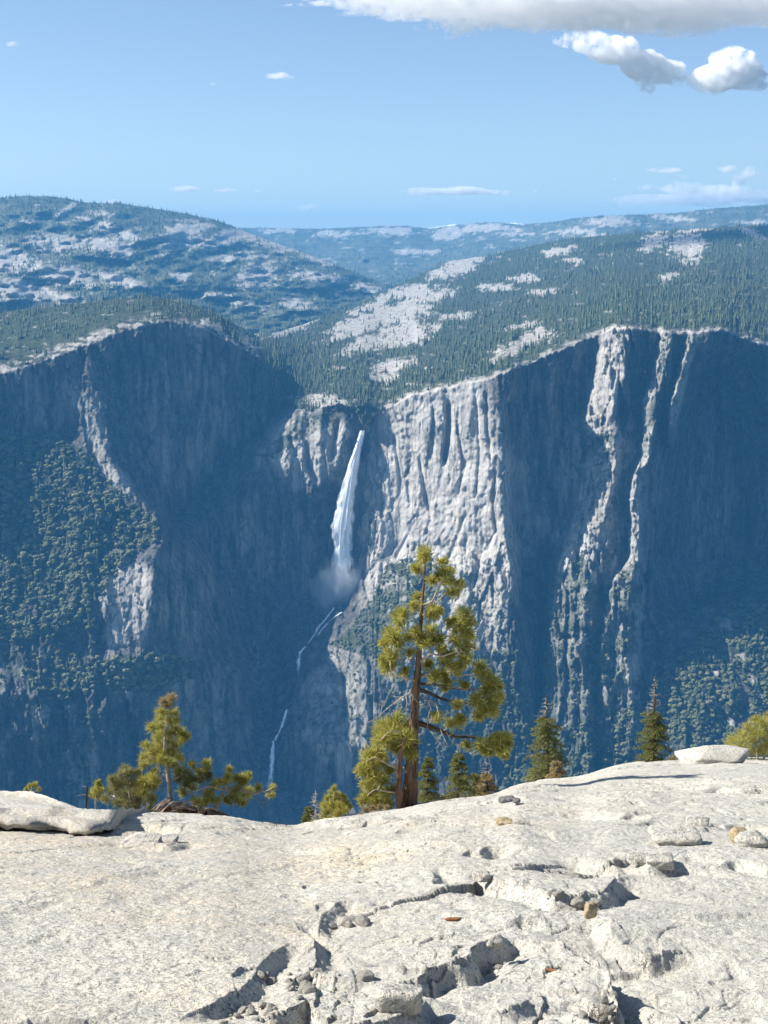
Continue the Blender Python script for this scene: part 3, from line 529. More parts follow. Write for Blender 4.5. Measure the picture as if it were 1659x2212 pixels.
SKYB = [(200, 500), (400, 494), (530, 492), (700, 494), (760, 491), (830, 488), (880, 488), (930, 494), (980, 487), (1030, 481), (1080, 481), (1130, 485), (1200, 479), (1240, 471), (1300, 466), (1380, 463), (1450, 461), (1500, 455), (1550, 450), (1600, 446), (1659, 442), (2000, 425)]
on_ridge = hills('distant_ridge', SKYB, 690, [(200, 15000), (700, 15500), (1000, 15000), (1300, 13000), (2000, 12500)], [(200, 9600), (900, 9000), (1300, 8800), (2000, 8600)], PATCH_RIDGE, 300, 70, 200, 2000, 301, 300)
def snow_peaks():
    for (x0, x1, pts) in ((905, 1010, [(905, 497), (930, 492), (955, 488), (966, 487), (972, 485), (984, 483), (992, 488), (1010, 495)]), (1070, 1150, [(1070, 489), (1090, 484), (1105, 481), (1118, 481), (1130, 484), (1150, 490)])):
        c = np.linspace(x0, x1, 40); top = I(c, pts) + 0.8 * fbm(c / 6, 0 * c, 9, 3); rows = [at(c, top + d, 21500 - d * 60 + 150 * fbm(c / 9, c * 0 + d, 10, 3)) for d in (14, 8, 4, 2, 0)]
        q = rows[-1].copy(); q[:, 1] += 700; q[:, 2] -= 300; rows.append(q)
        o = link('snowy_peak', mesh('snowy_peak', np.array(rows).reshape(-1, 3), grid_faces(6, 40), M['snow'], True)); tag(o, kind='structure')
snow_peaks()

# ------------------------------------------------------------------ forests
def conifer_mesh(name, seed, n_lay=7, w=0.17):
    r = np.random.default_rng(seed); b = MB()
    b.tube([(0, 0, -0.06), (0, 0, 0.4), (0, 0, 0.97)], [0.018, 0.013, 0.003], 4)
    nb = b.n; nq = sum(len(q) for q in b.q) + sum(len(t) for t in b.t)
    for k in range(n_lay):
        f = k / (n_lay - 1); z = 0.10 + 0.83 * f; rad = w * (1 - 0.86 * f) * r.uniform(0.75, 1.15); hgt = 0.20 * (1 - 0.45 * f)
        n = 9; a = np.arange(n) * 2 * np.pi / n + r.uniform(0, 6)
        rr = rad * np.where(np.arange(n) % 2 == 0, 1.0, 0.45) * r.uniform(0.7, 1.25, n)
        ring = np.stack([rr * np.cos(a), rr * np.sin(a), z - rr * 0.35 + r.uniform(-0.015, 0.015, n)], -1)
        v = np.concatenate([ring, [[r.uniform(-.01, .01), r.uniform(-.01, .01), z + hgt]]])
        i = np.arange(n); b.add(v, None, np.stack([i, (i + 1) % n, np.full(n, n)], -1))
    V = np.concatenate(b.v); q = np.concatenate(b.q); t = np.concatenate(b.t)
    fm = np.concatenate([np.zeros(len(q)), np.zeros(4), np.ones(len(t) - 4)])
    return mesh(name, V, [q, t], None, False, None, [M['dark_bark'], M['conifer']], fm)
def ico(sub):
    import bmesh
    bm = bmesh.new(); bmesh.ops.create_icosphere(bm, subdivisions=sub, radius=1.0)
    v = np.array([q.co[:] for q in bm.verts]); f = np.array([[q.index for q in p.verts] for p in bm.faces]); bm.free()
    return v, f
ICO = {k: ico(k) for k in (1, 2, 3, 4, 5)}
def oak_mesh(name, seed):
    r = np.random.default_rng(seed); b = MB()
    b.tube([(0, 0, -0.2), (0, 0, 0.25)], [0.05, 0.03], 4); nq = 4 + 4
    for k in range(7):
        v, f = ICO[1]; c = np.array([r.uniform(-.33, .33), r.uniform(-.33, .33), r.uniform(0.12, 0.55)]) if k else np.array([0, 0, 0.4])
        s = r.uniform(0.2, 0.34) if k else 0.42
        vv = v * s * (1 + 0.35 * r.uniform(-1, 1, (len(v), 1))) * [1, 1, 0.85] + c; b.add(vv, None, f)
    # loose leafy sprigs break the outline
    n = 60; d = r.normal(size=(n, 3)); d /= np.linalg.norm(d, axis=1)[:, None]; d[:, 2] = np.abs(d[:, 2]) * 0.9
    c = d * r.uniform(0.38, 0.58, (n, 1)) * [1, 1, 0.85] + [0, 0, 0.3]; e = r.normal(size=(n, 3, 3)) * 0.055
    b.add((c[:, None] + e).reshape(-1, 3), None, np.arange(n * 3).reshape(n, 3))
    V = np.concatenate(b.v); q = np.concatenate(b.q); t = np.concatenate(b.t)
    fm = np.concatenate([np.zeros(len(q)), np.zeros(4), np.ones(len(t) - 4)])
    return mesh(name, V, [q, t], None, False, None, [M['dark_bark'], M['oak']], fm)
CON = [conifer_mesh('conifer', 11 + k, 7, 0.15 + 0.03 * k) for k in range(4)]
OAK = [oak_mesh('oak', 31 + k) for k in range(4)]
def stuff(name, pts, scl, kind, protos, width=None):
    me = bpy.data.meshes.new(name); n = len(pts)
    me.vertices.add(n); me.vertices.foreach_set('co', np.asarray(pts, np.float32).ravel())
    w = np.ones(n) if width is None else width
    for nm, typ, val in (('size', 'FLOAT_VECTOR', np.stack([scl * w, scl * w, scl], -1)), ('turn', 'FLOAT_VECTOR', np.stack([rng.normal(0, .03, n), rng.normal(0, .03, n), rng.uniform(0, 6.28, n)], -1))):
        a = me.attributes.new(nm, typ, 'POINT'); a.data.foreach_set('vector', val.astype(np.float32).ravel())
    a = me.attributes.new('sort', 'INT', 'POINT'); a.data.foreach_set('value', np.asarray(kind, np.int32))
    o = link(name, me); tag(o, kind='stuff')
    g = bpy.data.node_groups.new(name, 'GeometryNodeTree'); g.interface.new_socket('Geometry', in_out='INPUT', socket_type='NodeSocketGeometry'); g.interface.new_socket('Geometry', in_out='OUTPUT', socket_type='NodeSocketGeometry')
    N = g.nodes.new; L = g.links.new
    gi, go = N('NodeGroupInput'), N('NodeGroupOutput'); iop = N('GeometryNodeInstanceOnPoints'); jn = N('GeometryNodeJoinGeometry')
    for p in reversed(protos):
        oi = N('GeometryNodeObjectInfo'); oi.transform_space = 'ORIGINAL'; oi.inputs['Object'].default_value = p; oi.inputs['As Instance'].default_value = True
        L(oi.outputs['Geometry'], jn.inputs[0])
    def na(nm, typ):
        q = N('GeometryNodeInputNamedAttribute'); q.data_type = typ; q.inputs['Name'].default_value = nm; return q.outputs[0]
    L(gi.outputs[0], iop.inputs['Points']); L(jn.outputs[0], iop.inputs['Instance']); iop.inputs['Pick Instance'].default_value = True
    L(na('sort', 'INT'), iop.inputs['Instance Index']); L(na('turn', 'FLOAT_VECTOR'), iop.inputs['Rotation']); L(na('size', 'FLOAT_VECTOR'), iop.inputs['Scale'])
    L(iop.outputs[0], go.inputs[0])
    md = o.modifiers.new('scatter', 'NODES'); md.node_group = g
    return o
def tree_objects(name, pts, scl, kind, meshes, info):
    out = []
    for p, s, k, (lab, grp, cat) in zip(pts, scl, kind, info):
        o = link(name, meshes[k], None, p); o.scale = (s, s, s); o.rotation_euler = (0, 0, random.uniform(0, 6.28)); tag(o, lab, cat, grp); out.append(o)
    return out
def forests():
    # ---- conifers of the near plateaus
    n = 60000; px = rng.uniform(-120, 1780, n); py = rng.uniform(480, 905, n)
    rim = np.interp(px, WC, WRIM); sk = np.interp(px, WC, WSK)
    ok = (py < rim - 1) & (py > sk); px, py, rim, sk = px[ok], py[ok], rim[ok], sk[ok]
    p, pale, _ = on_walls(px, py)
    clump = fbm(px / 40, py / 14, 401, 4)
    left = px < 590
    dens = np.where(left, 0.26 + 0.9 * clump, 0.62 + 0.8 * clump) * (1 - 0.88 * pale)
    dens = np.where(left & (py < sk + 30), 0.6, dens)
    dens = np.where((px > 590) & (px < 800) & (py > 735), 0.95 - 0.7 * pale, dens)
    dens *= np.clip(p[:, 1] / 5200, 0.65, 2.1) * 0.62
    keep = rng.uniform(size=len(px)) < dens; px, py, p, pale = px[keep], py[keep], p[keep], pale[keep]
    h = rng.uniform(15, 31, len(px)) * np.where(pale > 0.3, 0.65, 1) * np.where(px < 590, 0.8, 1.0)
    kd = rng.integers(0, 4, len(px))
    # ---- the few on the walls
    vp, vs, vc, vxy = [], [], [], []
    for poly, d, (s0, s1), fc in VEG:
        a = np.array(poly); x0, y0 = a.min(0); x1, y1 = a.max(0); m = int((x1 - x0) * (y1 - y0) / 1000 * d * 1.35)
        x = rng.uniform(x0, x1, m); y = rng.uniform(y0, y1, m); w = 8 * fbm(x / 16, y / 6, 71, 4)
        ok = inside(x + w, y + w, poly); x, y = x[ok], y[ok]
        q, pl, _ = on_walls(x, y); ok = (pl < 0.4) & (y > np.interp(x, WC, WRIM) + 2) & (fbm(x / 22, y / 14, 411, 4) > (-0.28 if d > 15 else -0.02)); x, y, q = x[ok], y[ok], q[ok]
        vp.append(q); vs.append(s0 * 0.7 + (s1 * 1.1 - s0 * 0.7) * rng.uniform(0, 1, len(x)) ** 2.0); vc.append(rng.uniform(size=len(x)) < fc + 0.13); vxy.append(np.stack([x, y], -1))
    vp = np.concatenate(vp); vs = np.concatenate(vs); vc = np.concatenate(vc); vxy = np.concatenate(vxy)
    # sprinkled scrub on every ledge
    m = 2600; x = rng.uniform(-50, 1720, m); y = rng.uniform(880, 1700, m); q, pl, _ = on_walls(x, y)
    ok = (fbm(x / 30, y / 18, 421, 4) > 0.12) & (y > np.interp(x, WC, WRIM) + 15) & ~((x > 800) & (x < 1090) & (y < 1190)) & ~((x > 520) & (x < 800) & (y > 980) & (y < 1500)); q = q[ok]
    vp = np.concatenate([vp, q]); vs = np.concatenate([vs, rng.uniform(2.0, 4.5, len(q))]); vc = np.concatenate([vc, np.zeros(len(q), bool)]); vxy = np.concatenate([vxy, np.stack([x[ok], y[ok]], -1)])
    cp = np.concatenate([p, vp[vc]]); ch = np.concatenate([h, vs[vc] * 2.1]); cxy = np.concatenate([np.stack([px, py], -1), vxy[vc]]); ck = rng.integers(0, 4, len(ch))
    op, os_, oxy = vp[~vc], vs[~vc] * 1.15, vxy[~vc]; okd = rng.integers(0, 4, len(os_))
    # the largest in view stand as trees of their own
    fr = (cxy[:, 0] > 8) & (cxy[:, 0] < 1650); sc = np.where(fr, ch / cp[:, 1], 0); big = np.argsort(-sc)[:290]
    info = []
    for i in big:
        x, y = cxy[i]
        if y > np.interp(x, WC, WRIM): info.append(('dark conifer clinging to a ledge of the shadowed valley wall', 'conifers on the cliff ledges', 'tree'))
        elif x < 590: info.append(('conifer on top of the rounded dome above the left cliff', 'conifers on the dome beside the gorge', 'tree'))
        elif x < 830: info.append(('conifer in the hanging valley just above the waterfall', 'conifers in the hanging valley', 'tree'))
        else: info.append(('conifer on the forested slope above the sunlit wall and pillars', 'conifers above the sunlit wall', 'tree'))
    objs = tree_objects('conifer', cp[big], ch[big], ck[big], CON, info)
    protoc = [next(o for o, k in zip(objs, ck[big]) if k == j) for j in range(4)]
    fr = (oxy[:, 0] > 8) & (oxy[:, 0] < 1650) & (oxy[:, 1] < 1640); sc = np.where(fr, os_ / op[:, 1], 0); bigo = np.argsort(-sc)[:240]
    info = []
    for i in bigo:
        x, y = oxy[i]
        if x < 450: info.append(('round-crowned evergreen oak on the slopes below the left cliff', 'oaks below the left cliff', 'tree'))
        elif x < 1120: info.append(('evergreen oak on the rocky slope beneath the sunlit wall', 'oaks beneath the sunlit wall', 'tree'))
        else: info.append(('evergreen oak on the scrubby slope under the rock pillars', 'oaks under the rock pillars', 'tree'))
    objs = tree_objects('evergreen_oak', op[bigo], os_[bigo], okd[bigo], OAK, info)
    protoo = [next(o for o, k in zip(objs, okd[bigo]) if k == j) for j in range(4)]
    m = np.ones(len(ch), bool); m[big] = False
    o = stuff('plateau_forest', cp[m], ch[m], ck[m], protoc); o['label'] = 'dense conifer forest covering the plateaus above the cliffs'
    m = np.ones(len(os_), bool); m[bigo] = False
    o = stuff('wall_scrub', op[m], os_[m], okd[m], protoo, rng.uniform(0.9, 1.3, m.sum())); o['label'] = 'dark green oak and scrub mantling the valley walls'
    # ---- far hills
    for name, on, x0, x1, y0, y1, num, bare, lab in (('hill_forest', on_hill, -150, 930, 420, 790, 36000, 0.90, 'conifer forest on the far hill between pale granite domes'), ('ridge_forest', on_ridge, 380, 1780, 440, 640, 17000, 0.8, 'hazy conifer forest on the distant ridge')):
        x = rng.uniform(x0, x1, num); y = rng.uniform(y0, y1, num); q, pl, s = on(x, y); ok = (y > s)
        if on is on_hill: ok &= (y < np.interp(x, WC, WSK) + 10)
        else: ok &= (y < np.interp(x, WC, WSK) + 10)
        ok &= rng.uniform(size=num) < (0.55 + 0.6 * fbm(x / 30, y / 9, 431, 4) + 0.35 * (y < s + 14)) * (1 - bare * pl)
        q = q[ok]; o = stuff(name, q, rng.uniform(11, 27, len(q)), rng.integers(0, 4, len(q)), protoc, 1.15 * np.ones(len(q))); o['label'] = lab
forests()

# ------------------------------------------------------------------ the granite dome underfoot
FRIM = [(-900, 1800), (-400, 1775), (0, 1764), (200, 1764), (300, 1768), (380, 1770), (450, 1768), (500, 1772), (560, 1784), (640, 1790), (700, 1780), (800, 1768), (880, 1754), (940, 1738), (1000, 1728), (1060, 1721), (1090, 1708), (1120, 1696), (1180, 1688), (1250, 1681), (1300, 1664), (1340, 1654), (1400, 1648), (1480, 1643), (1560, 1638), (1659, 1640), (2000, 1660), (2600, 1700)]
FRIM_Y = [(-900, 10), (0, 11), (450, 12), (900, 12), (1050, 12.6), (1150, 14), (1400, 17), (1659, 18), (2600, 18)]
def _soft(tab, k=26):
    x = np.arange(-1000, 2701, 4.0); y = I(x, tab)
    for _ in range(k): y[1:-1] = (y[:-2] + 2 * y[1:-1] + y[2:]) / 4
    return np.stack([x, y], -1)
FRIM = _soft(FRIM); FRIM_Y = _soft(FRIM_Y, 200)
H0, Y0 = 2.3, 4.0       # the ground is 2.3 m below the lens four metres ahead
def prof(px, Y):
    """drop below the lens on the bare dome, along the bearing of column px"""
    th = np.arctan((I(px, FRIM) - CY) / FOC) + R(PITCH); t = np.tan(th); yr = I(px, FRIM_Y); d = yr - Y0
    c = (H0 - Y0 * t) / d ** 2; m = t - 2 * c * d
    u = np.maximum(Y - Y0, -3.2)
    return H0 + m * u + c * u * u
def px_of(x, y, z): return CX + FOC * x / (y * cP - z * sP)
def bare(x, y):
    px = px_of(x, y, -0.4 * y)
    for _ in range(3): px = px_of(x, y, -prof(px, y))
    return -prof(px, y), px
def spot(px, py):
    """where the line of sight (px, py) meets the dome, before its small relief"""
    px, py = float(px), float(py); Y = np.linspace(2.4, float(I(px, FRIM_Y)), 500); h = prof(np.full(500, px), Y)
    yy = CY + FOC * np.tan(np.arctan2(h, Y) - R(PITCH))
    k = np.interp(-py, -yy[:], Y)
    h = float(prof(np.array([px]), np.array([k]))[0]); return np.array([(px - CX) / FOC * (k * cP + h * sP), k, -h])
# ledges: line in the picture, drop in metres, how far the low side takes to come level again, which side is low (+1 right of travel)
LEDGES = [
    ([(820, 1940), (780, 1944), (750, 1948), (722, 1970), (712, 1992), (700, 2016)], 0.05, 0.4, -1),
    ([(628, 2036), (600, 2056), (570, 2076), (545, 2098), (526, 2126), (482, 2160), (436, 2178), (410, 2200)], 0.055, 0.5, -1),
    ([(660, 1990), (655, 2012), (672, 2034), (690, 2052), (700, 2076), (680, 2100)], 0.06, 0.35, -1),
    ([(612, 2120), (640, 2106), (680, 2098), (700, 2110), (760, 2120), (830, 2122)], 0.06, 0.3, 1),
    ([(520, 2196), (560, 2186), (610, 2180), (650, 2160), (700, 2190), (740, 2200), (820, 2188), (890, 2172), (906, 2150)], 0.10, 0.5, 1),
    ([(1112, 2004), (1092, 2020), (1060, 2034), (1032, 2048), (1036, 2070), (1000, 2084), (944, 2094), (905, 2116), (860, 2124), (826, 2128)], 0.125, 0.5, -1),
    ([(1194, 2004), (1226, 2024), (1262, 2050), (1290, 2076), (1312, 2096), (1336, 2134), (1342, 2170), (1372, 2206), (1392, 2240)], 0.18, 0.5, -1),
    ([(1000, 1852), (1020, 1842), (1046, 1846), (1070, 1832)], 0.07, 0.3, 1),
    ([(1020, 1894), (1050, 1882), (1066, 1882), (1082, 1902), (1150, 1914), (1200, 1938), (1262, 1934), (1302, 1922), (1336, 1900), (1342, 1874)], 0.09, 0.5, 1),
    ([(1206, 1850), (1266, 1854), (1326, 1862), (1340, 1876), (1342, 1892)], 0.09, 0.35, 1),
    ([(1330, 1850), (1380, 1852), (1392, 1870), (1445, 1862)], 0.07, 0.4, 1),
    ([(1296, 1962), (1310, 1984), (1322, 2008), (1340, 2016), (1380, 2032), (1424, 2046), (1480, 2036), (1532, 2024)], 0.075, 0.5, 1),
    ([(1320, 2090), (1352, 2130), (1374, 2168), (1382, 2196), (1430, 2206), (1500, 2204), (1700, 2192)], 0.08, 0.4, 1),
    ([(1465, 1847), (1520, 1850), (1576, 1858)], 0.04, 0.3, 1), ([(1590, 1860), (1620, 1870), (1662, 1880), (1720, 1880)], 0.07, 0.5, 1),
    ([(1246, 1755), (1300, 1758), (1352, 1766)], 0.06, 0.8, 1), ([(1372, 1762), (1408, 1770)], 0.06, 0.5, 1),
    ([(1545, 1700), (1600, 1708), (1700, 1712)], 0.10, 1.0, 1), ([(1420, 1770), (1480, 1776)], 0.04, 0.6, 1),
    ([(1590, 1776), (1660, 1786), (1720, 1790)], 0.07, 0.6, 1),
    ([(1050, 2190), (1100, 2198), (1156, 2194)], 0.05, 0.3, 1), ([(1080, 2168), (1120, 2158), (1158, 2146)], 0.05, 0.3, 1),
    ([(208, 1890), (280, 1880), (312, 1872), (334, 1866), (358, 1872)], 0.035, 0.4, 1), ([(132, 1882), (138, 1896)], 0.02, 0.2, 1),
    ([(230, 1918), (236, 1946), (244, 1960)], 0.02, 0.2, -1), ([(10, 1966), (36, 1950), (70, 1934)], 0.025, 0.3, 1),
    ([(232, 1812), (290, 1818), (350, 1828), (396, 1820)], 0.05, 0.6, 1), ([(300, 1790), (350, 1796), (400, 1806)], 0.08, 0.5, 1), ([(440, 1806), (520, 1810)], 0.03, 0.4, 1),
    ([(860, 2006), (900, 2002), (920, 2010)], 0.03, 0.2, 1), ([(1130, 1960), (1180, 1972), (1186, 1990)], 0.05, 0.3, 1), ([(0, 2200), (120, 2206), (240, 2204), (300, 2214)], 0.05, 0.3, 1),
    ([(0, 1862), (120, 1851), (260, 1847), (420, 1857)], 0.022, 0.2, 1), ([(430, 1930), (560, 1950), (640, 1985)], 0.02, 0.2, 1), ([(860, 1900), (1000, 1920), (1100, 1958), (1180, 1990)], 0.025, 0.2, 1), ([(1400, 1900), (1500, 1915), (1680, 1926)], 0.03, 0.25, 1), ([(1340, 1950), (1450, 1962), (1560, 1952), (1690, 1962)], 0.025, 0.2, 1),
    ([(0, 2080), (150, 2090), (300, 2112), (420, 2132)], 0.02, 0.2, 1), ([(1380, 2090), (1500, 2110), (1690, 2122)], 0.025, 0.2, 1), ([(600, 1830), (760, 1846), (900, 1838)], 0.025, 0.3, 1), ([(1130, 1800), (1260, 1806), (1400, 1800)], 0.03, 0.4, 1), ([(1200, 1720), (1350, 1728), (1500, 1722)], 0.04, 0.5, 1),
    ([(935, 1880), (952, 1896), (948, 1906)], 0.05, 0.25, -1), ([(560, 1898), (640, 1906), (700, 1900)], 0.018, 0.3, 1), ([(760, 1872), (800, 1880)], 0.02, 0.3, 1), ([(120, 2010), (180, 2030), (260, 2026)], 0.015, 0.4, 1),
]
def relief(x, y):
    """small relief of the dome in metres, at plan positions"""
    z = 0.04 * fbm(x / 2.6, y / 2.6, 501, 2) + 0.008 * fbm(x / 0.7, y / 0.9, 502, 4) + 0.007 * fbm(x / 0.13, y / 0.17, 503, 4, 0.6) + 0.0035 * fbm(x / 0.03, y / 0.035, 504, 2)
    s = 3.2 * fbm(x / 1.7, y / 2.8, 505, 3, 0.42); fr = s - np.floor(s); z = z + 0.008 * (np.floor(s) + sstep(0.0, 0.14, fr)) * (0.4 + 0.6 * sstep(-0.3, 0.5, n2(x / 2.0, y / 2.0, 506)))
    s2 = 3.0 * fbm(x / 2.4, y / 0.75, 531, 3, 0.45) + 0.15 * n2(x / 0.12, y / 0.12, 532); f2 = s2 - np.floor(s2); z = z + 0.016 * (np.floor(s2) + sstep(0.0, 0.09, f2)) * sstep(-0.35, 0.35, n2(x / 1.6, y / 1.6, 533)) + 0.004 * fbm(x / 0.5, y / 0.09, 534, 3)
    pit = n2(x / 0.09, y / 0.11, 507) * sstep(0.0, 0.5, n2(x / 0.9, y / 0.9, 508)); z = z - 0.016 * sstep(0.45, 0.8, pit)
    return z
LEDGES = [(np.array([spot(*q)[:2] for q in line]), h, L, side) for line, h, L, side in LEDGES]
def carve(x, y):
    wx = x + 0.07 * fbm(x / 0.5, y / 0.8, 511, 2) + 0.008 * n2(x / 0.06, y / 0.2, 512); wy = y + 0.13 * fbm(x / 0.55, y / 0.9, 515, 2) + 0.012 * n2(x / 0.08, y / 0.2, 513)
    z = np.zeros_like(x)
    for P, h, L, side in LEDGES:
        seg = np.linalg.norm(np.diff(P, axis=0), axis=1); cum = np.concatenate([[0], np.cumsum(seg)]); tot = cum[-1]
        lo = P.min(0) - 2.2 * L; hi = P.max(0) + 2.2 * L; m = (x > lo[0]) & (x < hi[0]) & (y > lo[1]) & (y < hi[1])
        if not m.any(): continue
        a, b = wx[m], wy[m]; best = np.full(a.shape, 1e9); bc = np.zeros(a.shape); sg = np.zeros_like(a); al = np.zeros_like(a)
        for k in range(len(seg)):
            d = P[k + 1] - P[k]; t = np.clip(((a - P[k, 0]) * d[0] + (b - P[k, 1]) * d[1]) / (d @ d), 0, 1)
            ex = a - P[k, 0] - t * d[0]; ey = b - P[k, 1] - t * d[1]; e = np.hypot(ex, ey); cr = d[0] * ey - d[1] * ex
            ac = np.abs(cr) / seg[k]; u = (e < best - 1e-7) | ((np.abs(e - best) <= 1e-7) & (ac > bc)); best = np.where(u, e, best); bc = np.where(u, ac, bc); sg = np.where(u, np.sign(cr), sg); al = np.where(u, cum[k] + t * seg[k], al)
        w = sstep(0, 0.2, al / tot) * sstep(0, 0.2, 1 - al / tot)
        w = w * (0.8 + 0.3 * n2(al / 0.4, al * 0, 61))
        low = (sg * -side) > 0; tw = (0.012 + 0.009 * b) * (1.7 if h < 0.045 else 1.0)
        z[m] += w * np.exp(-best / (0.10 + 0.25 * L)) * h * 0.19 * (facets(x[m] / 0.13, y[m] / 0.22, 517, 1.0) + 0.5 * facets(x[m] / 0.06, y[m] / 0.10, 527, 1.0))
        z[m] += np.where(low, -h * w * (np.exp(-best / L) * sstep(0.0, tw, best)), h * 0.25 * w * np.exp(-best / (L * 0.8))) - 0.5 * h * w * np.where(low, np.exp(-((best - tw) / 0.05) ** 2), 0)
    return z
def ground(x, y):
    b, _ = bare(np.asarray(x, float), np.asarray(y, float)); return b + relief(np.asarray(x, float), np.asarray(y, float))
def dome():
    cols = np.concatenate([np.linspace(-900, -40, 40)[:-1], np.linspace(-40, 1700, 640), np.linspace(1700, 2600, 40)[1:]])
    rows = np.concatenate([[-3.0, 0.5, 1.6, 2.4], np.concatenate([np.geomspace(3.0, 9.0, 620), np.geomspace(9.05, 19.5, 330)]), [20.5, 22, 25, 30, 40]])
    px, Y = np.meshgrid(cols, rows); h = prof(px, Y)
    over = np.maximum(Y - I(px, FRIM_Y) - 3.5, 0); h = h + 0.10 * over ** 2
    x = (px - CX) / FOC * np.maximum(Y * cP + h * sP, 1.2)
    z = -h + relief(x, Y) + carve(x, Y)
    me = mesh('granite_dome', np.stack([x, Y, z], -1).reshape(-1, 3), grid_faces(len(rows), len(cols)), M['granite'], True)
    tag(link('granite_dome', me), kind='structure')
    return x, Y, z
dome()

# ------------------------------------------------------------------ loose rock
def rock_mesh(name, size, mat, seed, sub=4, boxy=4.0, cuts=6, rough=0.06, flat_base=True):
    r = np.random.default_rng(seed); v, f = ICO[sub]; p = np.abs(v) ** boxy; v = v / (p.sum(1) ** (1 / boxy))[:, None]
    for _ in range(cuts):
        n = r.normal(size=3); n /= np.linalg.norm(n); d = r.uniform(0.66, 0.95); s = v @ n; v = v - np.where(s > d, s - d, 0)[:, None] * n * 0.92
    v = v + (0.09 * n3(v * 1.7 + seed, seed) + rough * 0.8 * n3(v * 5 + seed, seed + 1) + rough * 0.5 * n3(v * 14, seed + 2))[:, None] * v / np.linalg.norm(v, axis=1)[:, None]
    v = v * np.asarray(size) / 2
    if flat_base: v[:, 2] = np.maximum(v[:, 2], -0.36 * size[2])
    return mesh(name, v, f, mat, False)
def rock(name, px, py, w, h, d, label, mat='granite', seed=1, yaw=0.0, tilt=(0, 0), cat='rock', lift=0.0, **kw):
    """w, h in picture units, d is depth over width; (px, py) is where its front foot stands"""
    p = spot(px, py); s = np.linalg.norm(p) / FOC; W, Hh = w * s, h * s; Dp = W * d
    c = p + [0, Dp * 0.42, 0]; gz = float(ground(np.array([c[0]]), np.array([c[1]]))[0])
    o = link(name, rock_mesh(name, (W, Dp, Hh * 1.25), M[mat], seed, **kw), None, (c[0], c[1], gz + Hh * (0.36 + lift))); o.rotation_euler = (R(tilt[0]), R(tilt[1]), R(yaw)); tag(o, label, cat, kind='thing')
    return o
rock('rock_slab', 1556, 1648, 152, 36, 0.75, 'long pale slab lying on the crest near the bushy pine at the frame edge', seed=6, boxy=7, cuts=10, rough=0.05, tilt=(-6, 0))
rock('rock_block', 1466, 1830, 104, 26, 0.8, 'flat block with dark shaded front face on the sunlit rock', seed=8, boxy=7, cuts=2)
rock('boulder', 1512, 1787, 48, 24, 0.8, 'rounded pale boulder standing just behind the flat dark-fronted block', seed=11, boxy=3.2, cuts=6)
rock('stone', 1606, 1822, 46, 28, 0.9, 'tan stone at the edge of the pale ledge beyond the flat block', 'tan_stone', 14, boxy=3, cuts=7)
rock('stone', 1632, 1836, 76, 24, 0.8, 'low grey-white stone in front of the tan stone', seed=17, boxy=4)
rock('stone', 1096, 1740, 36, 13, 0.9, 'flat dark grey stone on the crest right of the tall pine', 'dark_stone', 20, boxy=3)
rock('stone', 1116, 1748, 16, 10, 0.9, 'small dark stone beside the flat dark grey stone', 'dark_stone', 21, boxy=2.6)
rock('stone', 1127, 1791, 34, 10, 0.8, 'flat pale stone with dark underside below the small dark stones', seed=23, boxy=4)
rock('stone', 1090, 1793, 34, 14, 0.8, 'buff stone next to the flat pale stone', 'tan_stone', seed=24, boxy=4)
rock('rock_slab', 764, 1798, 70, 20, 0.8, 'pale slab with brownish front at the brink left of the tall pine', seed=26, boxy=4, tilt=(5, -4))
rock('rock_slab', 722, 1790, 60, 15, 0.9, 'low pale slab beside the dead sapling at the brink', seed=27, boxy=4)
rock('rock_slab', 906, 1792, 66, 13, 0.8, 'thin pale slab resting below the foot of the tall pine', seed=29, boxy=5)
rock('rock_slab', 845, 1780, 50, 12, 0.8, 'small light slab close to the pine litter', seed=30, boxy=5)
rock('stone', 1276, 1986, 32, 27, 0.8, 'golden wedge-shaped stone standing in the gap between slabs', 'tan_stone', 33, 20, boxy=3, cuts=8)
rock('stone', 1044, 1902, 44, 15, 0.8, 'light stone under the lip of the thick plate', seed=38, boxy=4)
rock('rock_block', 1428, 1873, 58, 20, 0.8, 'grey-fronted block in the broken ledge below the flat block', seed=41, boxy=6, cuts=3)
rock('rock_block', 1384, 1866, 48, 16, 0.8, 'small angular block at the broken ledge beside the thick plate', seed=42, boxy=6, cuts=4)
rock('stone', 1070, 2052, 34, 22, 0.9, 'knobbly stone lodged under the overhanging central ledge', seed=44, boxy=3)
rock('rock_block', 862, 2176, 96, 44, 0.7, 'square-cut granite block at the shadowed step in the lower middle', seed=57, boxy=5, cuts=3, rough=0.1)
rock('rock_slab', 352, 1822, 62, 14, 0.9, 'wedge of grey slab under the splintered stump', seed=60, boxy=4)
rock('rock_slab', 300, 1822, 80, 12, 0.9, 'thin light plate in front of the great left slab', seed=61, boxy=5)
